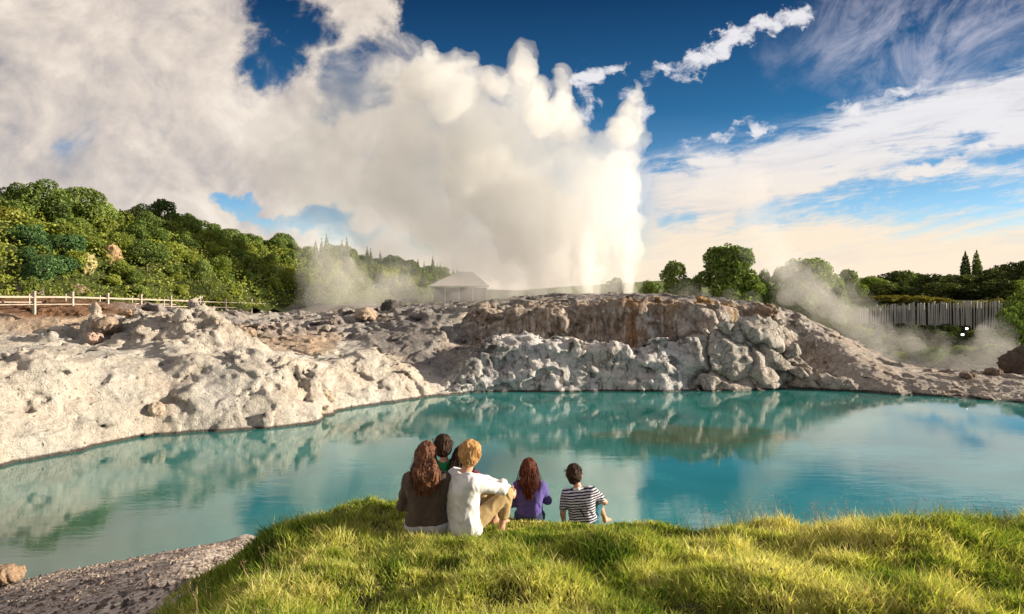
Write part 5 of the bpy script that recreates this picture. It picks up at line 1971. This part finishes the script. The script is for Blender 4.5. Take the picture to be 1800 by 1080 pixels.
def build_person(loc, phi, s, spec, **props):
    T = [cap((-.085, .0, .115), (.085, .0, .115), .118, .118), cap((-.065, -.015, .27), (.065, -.015, .27), .098, .098), cap((-.085, -.02, .42), (.085, -.02, .42), .107, .107),
         cap((-.145, -.005, .53), (.145, -.005, .53), .058, .058)]
    if spec.get('slim'):
        T = [cap((-.08, .0, .105), (.08, .0, .105), .105, .105), cap((-.055, -.01, .27), (.055, -.01, .27), .085, .085), cap((-.075, -.015, .42), (.075, -.015, .42), .092, .092),
             cap((-.135, -.005, .53), (.135, -.005, .53), .05, .05)]
    hx, hy, hz = spec.get('head', (0, .05, .75))
    hk = spec.get('headk', 1.0)
    Hd = Vector((hx, hy, hz))
    turn = spec.get('turn', 0.0)
    ct, st_ = math.cos(turn), math.sin(turn)

    def hp(x, y, z):
        x, y, z = x * hk, y * hk, z * hk
        return (hx + x * ct + y * st_, hy - x * st_ + y * ct, hz + z)
    head = [ell(hp(0, -.005, .015), (.078 * hk, .094 * hk, .103 * hk)), ell(hp(0, .035, -.045), (.058 * hk, .062 * hk, .066 * hk))]
    face = [cap(hp(0, .088, .012), hp(0, .108, -.022), .009 * hk, .014 * hk), cap(hp(-.02, .086, -.058), hp(.02, .086, -.058), .009 * hk, .009 * hk), cap(hp(-.045, .080, .025), hp(.045, .080, .025), .013 * hk, .013 * hk)]
    eyes = [ell(hp(e, .088, .005), (.013 * hk, .010 * hk, .008 * hk)) for e in (-.031, .031)]
    ears = [ell(hp(e * .080, -.002, -.008), (.011 * hk, .022 * hk, .032 * hk)) for e in (-1, 1)]
    neck = cap((0, .0, .555), hp(0, -.008, -.06), .054, .048)
    arms_u, arms_f, palms, fingers = [], [], [], []
    ak = .9 if spec.get('slim') else 1.0
    for side, key in ((-1, 'L'), (1, 'R')):
        a = spec['arm' + key]
        sh, el, wr = limb_line(side, a)
        arms_u.append(cap(sh, el, .052 * ak, .040 * ak))
        arms_f.append(cap(el, wr, .039 * ak, .026 * ak))
        d = Vector(a.get('hd', wr - el))
        P, F = hand_prims(wr, d, a.get('hn', (0, 0, -1)), side * a.get('flip', 1))
        palms += P
        fingers += F
    thighs, shins, feet = [], [], []
    for side, key in ((-1, 'L'), (1, 'R')):
        g = spec['leg' + key]
        hip, kn, an = Vector((side * .09, .02, .105)), Vector(g['knee']), Vector(g['ankle'])
        thighs.append(cap(hip, kn, .083 * ak, .056 * ak))
        shins += [cap(kn, an, .052 * ak, .033 * ak), cap(kn.lerp(an, .12) + Vector((0, -.012, 0)), kn.lerp(an, .5) + Vector((0, -.016, 0)), .045 * ak, .044 * ak)]
        fd = Vector(g.get('toe', (0, 1, -.2))).normalized()
        feet += [cap(an + Vector((0, -.02, -.02)), an + fd * .15 + Vector((0, 0, -.03)), .033, .024), cap(an + Vector((0, -.03, -.03)), an, .03, .034)]
    torso = blend(T, .09)
    f_arm = blend(arms_u + arms_f, .02)
    f_palm = blend(palms, .012)
    f_fing = blend(fingers, .004)
    f_leg = blend(thighs, .03)
    f_shin = blend(shins, .02)
    f_foot = blend(feet, .02)
    f_head = blend(head, .03)
    f_face = blend(face + ears, .008)

    def body(p):
        p = p.astype(np.float32)
        d = smin(torso(p), neck(p), .05)
        h = smin(f_head(p), f_face(p), .010)
        for e in eyes:
            h = np.maximum(h, -e(p))
        d = smin(d, h, .025)
        d = smin(d, f_arm(p), .04)
        d = smin(d, smin(f_palm(p), f_fing(p), .006), .012)
        d = smin(d, f_leg(p), .05)
        d = smin(d, f_shin(p), .03)
        return smin(d, f_foot(p), .02)
    pts = [spec['armL']['wrist'], spec['armR']['wrist'], spec['armL']['elbow'], spec['armR']['elbow'], spec['legL']['knee'], spec['legR']['knee'], spec['legL']['ankle'], spec['legR']['ankle'], (hx, hy, hz + .12)]
    P = np.array([tuple(q) for q in pts] + [(-.26, -.18, -.04), (.26, .18, .6)])
    lo, hi = P.min(0) - .22, P.max(0) + .22
    V, F = mesh_sdf(body, lo, hi, 0.0085, lip=1.3)
    me = mesh_data('person', V, F)
    ob = add_obj('person', me, spec['skin'], loc=loc, **props)
    ob.rotation_euler = (spec.get('pitch', 0), spec.get('roll', 0), -phi)
    ob.scale = (s, s, s)

    def fold(p, a):
        q = p * np.array([9, 9, 6], np.float32) + 3.1
        return a * (1 - 2 * np.abs(perlin(q + .8 * perlin(q * .7)[:, None]))) + a * .5 * perlin(q * 2.3)
    # shirt: torso and sleeves, ended cleanly at hem, cuffs and neckline
    sl = spec.get('sleeve', 1.0)
    sleeves = []
    for side, key in ((-1, 'L'), (1, 'R')):
        sh, el, wr = limb_line(side, spec['arm' + key])
        if sl <= .5:
            sleeves.append(cap(sh, sh.lerp(el, sl * 2), .066 * ak, .060 * ak))
        else:
            sleeves += [cap(sh, el, .066 * ak, .053 * ak), cap(el, el.lerp(wr, (sl - .5) * 1.9), .053 * ak, .043 * ak)]
    f_sl = blend(sleeves, .03)
    ease = spec.get('ease', .016)
    hem = spec.get('hem', .06)
    neck_cut = spec.get('neckline', .575)

    def shirt(p):
        p = p.astype(np.float32)
        d = smin(torso(p) - ease, f_sl(p), .035)
        d = d - fold(p, .011)
        d = np.maximum(d, hem + .02 * p[:, 0] - p[:, 2])
        nb = np.hypot(p[:, 0], p[:, 1] - .01) - .062
        return np.maximum(d, np.minimum(-nb, 1e3)) if False else np.where(p[:, 2] > neck_cut - .06, np.maximum(d, -np.maximum(nb, neck_cut - p[:, 2] - .03)), d)
    V, F = mesh_sdf(shirt, lo, hi, 0.0095, lip=1.35)
    add_obj(spec.get('shirt_name', 'shirt'), mesh_data('shirt', V, F), spec['shirt'], ob)
    if spec.get('collar'):
        cl = blend([cap((-.055, -.03, .585), (0, -.062, .60), .016, .017), cap((.055, -.03, .585), (0, -.062, .60), .016, .017), cap((-.055, -.03, .585), (-.05, .045, .57), .016, .014), cap((.055, -.03, .585), (.05, .045, .57), .016, .014)], .02)
        V, F = mesh_sdf(lambda p: cl(p.astype(np.float32)), (-.11, -.12, .53), (.11, .1, .66), .006, lip=1.3)
        add_obj('collar', mesh_data('collar', V, F), spec['collar'], ob)
    # trousers
    tl = spec.get('trouser', .8)
    legs = [cap((-.085, 0, .11), (.085, 0, .11), .125, .125)]
    for side, key in ((-1, 'L'), (1, 'R')):
        g = spec['leg' + key]
        hip, kn, an = Vector((side * .09, .02, .105)), Vector(g['knee']), Vector(g['ankle'])
        if tl > .5:
            legs += [cap(hip, kn, .096 * ak, .066 * ak), cap(kn, kn.lerp(an, (tl - .5) * 2), .064 * ak, .056 * ak)]
        else:
            legs += [cap(hip, hip.lerp(kn, tl * 2), .098 * ak, .08 * ak)]
    f_tr = blend(legs, .018)

    def trousers(p):
        p = p.astype(np.float32)
        d = f_tr(p) - fold(p, .010)
        return np.maximum(d, np.where(np.abs(p[:, 1]) < .10, p[:, 2] - spec.get('waist', .19), -1))
    V, F = mesh_sdf(trousers, lo, hi, 0.0095, lip=1.35)
    add_obj(spec.get('trouser_name', 'trousers'), mesh_data('trousers', V, F), spec['pants'], ob)
    # hair
    kind = spec['hairstyle']
    hs = [ell(hp(0, -.014, .026), (.089 * hk, .102 * hk, .108 * hk))]
    if kind == 'short':
        hs += [ell(hp(0, -.045, -.03), (.070 * hk, .062 * hk, .062 * hk))]
    else:
        L = spec.get('hairlen', .36)
        for x_, k_ in ((-.062, .92), (-.03, 1.0), (0.0, 1.05), (.033, .97), (.062, .88)):
            hs += [cap(hp(x_ * 1.05, -.045, .02), (hx + x_ * 1.25, -.115 - .02 * (kind == 'wavy'), hz - L * .45 * k_), .038 * hk, .040), cap((hx + x_ * 1.25, -.115 - .02 * (kind == 'wavy'), hz - L * .45 * k_), (hx + x_ * (1.35 if kind == 'wavy' else .7), -.128, hz - L * k_), .040, .013)]
    f_hair = blend(hs, .03)

    def hair(p):
        p = p.astype(np.float32)
        d = f_hair(p)
        q = p * np.array([42, 42, 7], np.float32)
        amp = .010 if kind == 'short' else .013
        amp2 = amp * (1.6 if kind == 'short' else 1.0)
        d = d - amp2 * (1 - 2 * np.abs(perlin(q + 2.5 * perlin(p * 9)[:, None]))) - amp * .8 * perlin(p * np.array([20, 20, 14], np.float32))
        # leave the face and the ears clear
        u = ((p[:, 0] - hx) * st_ + (p[:, 1] - hy) * ct) / hk
        return np.maximum(d, np.where(p[:, 2] - hz < .062 * hk, u - .030 + (p[:, 2] - hz) * .1, u - .088))
    V, F = mesh_sdf(hair, (hx - .2, -.26, hz - spec.get('hairlen', .2) - .14), (hx + .2, hy + .16, hz + .19), .0072, lip=1.5)
    hb = add_obj('hair', mesh_data('hair', V, F), spec['haircol'], ob)
    # loose strands that break the outline
    rs_ = np.random.RandomState(int(abs(loc[0]) * 1000) + 3)
    ts = []
    for i in range(70):
        t = rs_.uniform(-1.35, 1.35)
        x_ = .088 * math.sin(t) * hk
        y_ = -.085 * math.cos(t) * hk
        a = Vector(hp(x_, y_, rs_.uniform(.02, .09)))
        if kind == 'short':
            e = a + Vector((x_ * .35, y_ * .25, rs_.uniform(-.045, .03)))
            m_ = a.lerp(e, .5) + Vector((x_ * .12, y_ * .12, .008))
        else:
            L = spec.get('hairlen', .36) * rs_.uniform(.6, 1.1)
            e = Vector((hx + x_ * 1.6 + rs_.normal() * .02, -.15 + rs_.normal() * .02, hz - L))
            m_ = Vector((hx + x_ * 1.75, y_ - .075, hz - L * .4)) + Vector((rs_.normal() * .014, rs_.normal() * .014, 0))
        ts.append(tube([a, m_, e], [.0022, .0026, .0006], 3))
    V, FF = join_tubes(ts)
    add_obj('loose_strands', mesh_data('loose_strands', V, FF), spec['haircol'], hb)
    return ob


def skin_material():
    m, b = material('skin')
    p = b.coord('Object')
    n = b.noise(p, 9, 4, .6)
    pr = principled(b, b.ramp(n, [(0.3, (0.50, 0.27, 0.18)), (0.7, (0.62, 0.36, 0.25))]), 0.5, None, .35)
    pr.inputs['Subsurface Weight'].default_value = .08
    pr.inputs['Subsurface Radius'].default_value = (.01, .004, .002)
    return m


def cloth(name, c, c2=None, weave=320.0, rough=.9):
    m, b = material(name)
    p = b.coord('Object')
    n = b.add(b.mul(b.noise(p, 7, 5, .6), .6), b.mul(b.noise(p, weave, 2, .5), .4))
    c2 = c2 or tuple(x * .72 for x in c)
    principled(b, b.ramp(n, [(0.3, c2), (0.65, c)]), rough, b.bump(n, .5, .006), .15, sheen=.15)
    return m


def hair_material(name, dark, mid, light):
    m, b = material(name)
    p = b.coord('Object')
    w = b.noise(p, 9.0, 3, .6, color=True)
    n = b.noise(b.scl(b.vm('ADD', p, b.vm('SCALE', w, scale=.05)), (1, 1, .12)), 75.0, 4, .7)
    n2 = b.noise(p, 6.0, 3, .6)
    f = b.add(b.mul(n, .65), b.mul(n2, .35))
    principled(b, b.ramp(f, [(0.36, dark), (0.5, mid), (0.66, light)]), .62, b.bump(n, .9, .012), .2)
    return m


def do_people():
    skin = skin_material()
    h_auburn = hair_material('auburn_hair', (0.040, 0.017, 0.011), (0.125, 0.050, 0.028), (0.33, 0.155, 0.085))
    h_dark = hair_material('dark_brown_hair', (0.012, 0.007, 0.005), (0.035, 0.018, 0.011), (0.10, 0.05, 0.028))
    h_blond = hair_material('strawberry_blond_hair', (0.24, 0.12, 0.045), (0.46, 0.26, 0.10), (0.72, 0.47, 0.22))
    h_red = hair_material('red_brown_hair', (0.02, 0.007, 0.005), (0.09, 0.024, 0.012), (0.27, 0.075, 0.035))
    brown, white, khaki = cloth('brown_knit', (0.105, 0.076, 0.060), (0.065, 0.048, 0.040), 180), cloth('white_cotton', (0.78, 0.78, 0.80)), cloth('khaki_cotton', (0.46, 0.33, 0.16))
    lav, purple, green = cloth('pale_lavender_cotton', (0.56, 0.55, 0.70)), cloth('purple_cotton', (0.13, 0.10, 0.38)), cloth('green_cotton', (0.015, 0.25, 0.085))
    maroon, blue, denim = cloth('maroon_cotton', (0.16, 0.02, 0.05)), cloth('blue_green_cotton', (0.035, 0.14, 0.19)), cloth('blue_denim', (0.05, 0.07, 0.14))
    # navy and white striped jersey
    stripe, b = material('striped_jersey')
    p = b.coord('Object')
    x, y, z = b.sep(p)
    t = b.m('FRACT', b.mul(b.add(z, b.mul(b.noise(p, 14, 3, .5), .018)), 30.0))
    c = b.mix(b.sst(b.m('ABSOLUTE', b.sub(t, .5)), .20, .27), (0.62, 0.62, 0.66), (0.022, 0.022, 0.075))
    principled(b, c, .9, b.bump(b.noise(p, 220, 2, .5), .4, .004), .15)
    seat = lambda px_, Y, up=0.0: ((px_ - 900) * Y / FOC, Y, float(bank_z(np.array([(px_ - 900) * Y / FOC]), np.array([Y]))[0]) + up)
    fwd = dict(legL=dict(knee=(-.12, .40, .22), ankle=(-.11, .72, -.08)), legR=dict(knee=(.12, .41, .21), ankle=(.10, .73, -.09)))
    lapL, lapR = dict(elbow=(-.235, .05, .27), wrist=(-.06, .26, .25), hn=(0, 0, -1)), dict(elbow=(.235, .05, .27), wrist=(.07, .26, .24), hn=(0, 0, -1))
    build_person(seat(750, 6.0, .01), R(-4), .905, dict(skin=skin, shirt=brown, pants=lav, haircol=h_auburn, hairstyle='wavy', hairlen=.34, head=(.0, .045, .755), turn=R(18), sleeve=1.0, slim=True, ease=.026, hem=.115, waist=.19,
                 trouser=.95, armL=lapL, armR=lapR, shirt_name='cardigan', **fwd),
                 label='woman with long wavy auburn hair in a brown cardigan, sitting on the grass', category='person')
    build_person(seat(815, 6.0, .0), R(57), .93, dict(skin=skin, shirt=white, pants=khaki, haircol=h_blond, hairstyle='short', head=(.0, .075, .76), headk=1.02, turn=R(-34), sleeve=.96, slim=True, waist=.26, ease=.030, hem=-.01, trouser=.80, collar=white,
                 armL=dict(elbow=(-.15, .34, .43), wrist=(.02, .51, .36), hd=(.9, .0, -.15), hn=(0, -1, 0)), armR=dict(elbow=(.19, .31, .445), wrist=(-.02, .45, .43), hn=(0, .3, -1)),
                 legL=dict(knee=(-.14, .43, .38), ankle=(-.15, .44, .05)), legR=dict(knee=(.12, .41, .36), ankle=(.13, .34, .05))),
                 label='fair-haired man in a white shirt and khaki trousers hugging his knees', category='person')
    build_person(seat(931, 6.55, -.03), R(2), .69, dict(skin=skin, shirt=purple, pants=denim, haircol=h_red, hairstyle='straight', hairlen=.36, head=(-.01, .05, .755), headk=1.12, sleeve=.95, ease=.018, hem=.02, trouser=.9, slim=True,
                 armL=lapL, armR=dict(elbow=(.25, .10, .30), wrist=(.10, .30, .27), hn=(0, 0, -1)), **fwd),
                 label='girl with long red-brown hair in a purple top, sitting beside the man', category='person')
    build_person(seat(1028, 6.6, .0), R(10), .74, dict(skin=skin, shirt=stripe, pants=blue, haircol=h_dark, hairstyle='short', head=(-.03, .055, .755), headk=1.08, turn=R(10), sleeve=.34, ease=.020, hem=.0, trouser=.52, slim=True, roll=R(-8), collar=white,
                 armL=dict(elbow=(-.25, -.02, .29), wrist=(-.25, .02, .075), hd=(-.15, .8, -.25), hn=(0, 0, -1)), armR=dict(elbow=(.30, .14, .34), wrist=(.23, .34, .30), hd=(-.3, .8, -.3), hn=(0, 0, -1)),
                 legL=dict(knee=(-.10, .36, .22), ankle=(-.08, .68, .0)), legR=dict(knee=(.20, .33, .27), ankle=(.24, .55, .0), toe=(.4, 1, -.3))),
                 label='dark-haired boy in a navy and white striped shirt, leaning on one arm', category='person')
    kid = seat(781, 6.5, .13)
    build_person(kid, R(-18), .77, dict(skin=skin, shirt=green, pants=denim, haircol=h_dark, hairstyle='short', head=(.0, .045, .755), headk=1.16, turn=R(25), sleeve=.36, ease=.018, hem=.02, trouser=.8, slim=True,
                 armL=dict(elbow=(-.24, -.12, .42), wrist=(-.20, -.24, .52), hd=(-.2, -.8, .3), hn=(-1, 0, 0)), armR=lapR,
                 legL=dict(knee=(-.13, .26, -.10), ankle=(-.10, -.02, -.17)), legR=dict(knee=(.13, .26, -.10), ankle=(.10, -.02, -.17))),
                 label='small dark-haired child in a green top kneeling behind the auburn woman', category='person')
    build_person(seat(811, 6.5, .03), R(0), .77, dict(skin=skin, shirt=maroon, pants=denim, haircol=h_dark, hairstyle='straight', hairlen=.24, head=(.0, .05, .755), headk=1.06, sleeve=.6, ease=.018, hem=.02, trouser=.9, slim=True,
                 armL=dict(elbow=(-.19, .08, .28), wrist=(-.06, .26, .25), hn=(0, 0, -1)), armR=dict(elbow=(.19, .08, .28), wrist=(.07, .26, .24), hn=(0, 0, -1)), **fwd),
                 label='dark-haired child in a maroon top, almost hidden behind the fair-haired man', category='person')
    # the boy's shoulder bag strap
    m_, b = material('dark_webbing')
    principled(b, (0.012, 0.012, 0.02), .8)
    boy = [o for o in bpy.data.objects if o.get('label', '').startswith('dark-haired boy')][0]
    V, FF = join_tubes([tube([(-.10, .02, .582), (-.085, -.075, .55), (-.03, -.128, .42), (.03, -.118, .28), (.11, -.12, .12), (.15, -.03, .07)], [.010] * 6, 5)])
    add_obj('shoulder_strap', mesh_data('shoulder_strap', V, FF), m_, boy)


do_people()
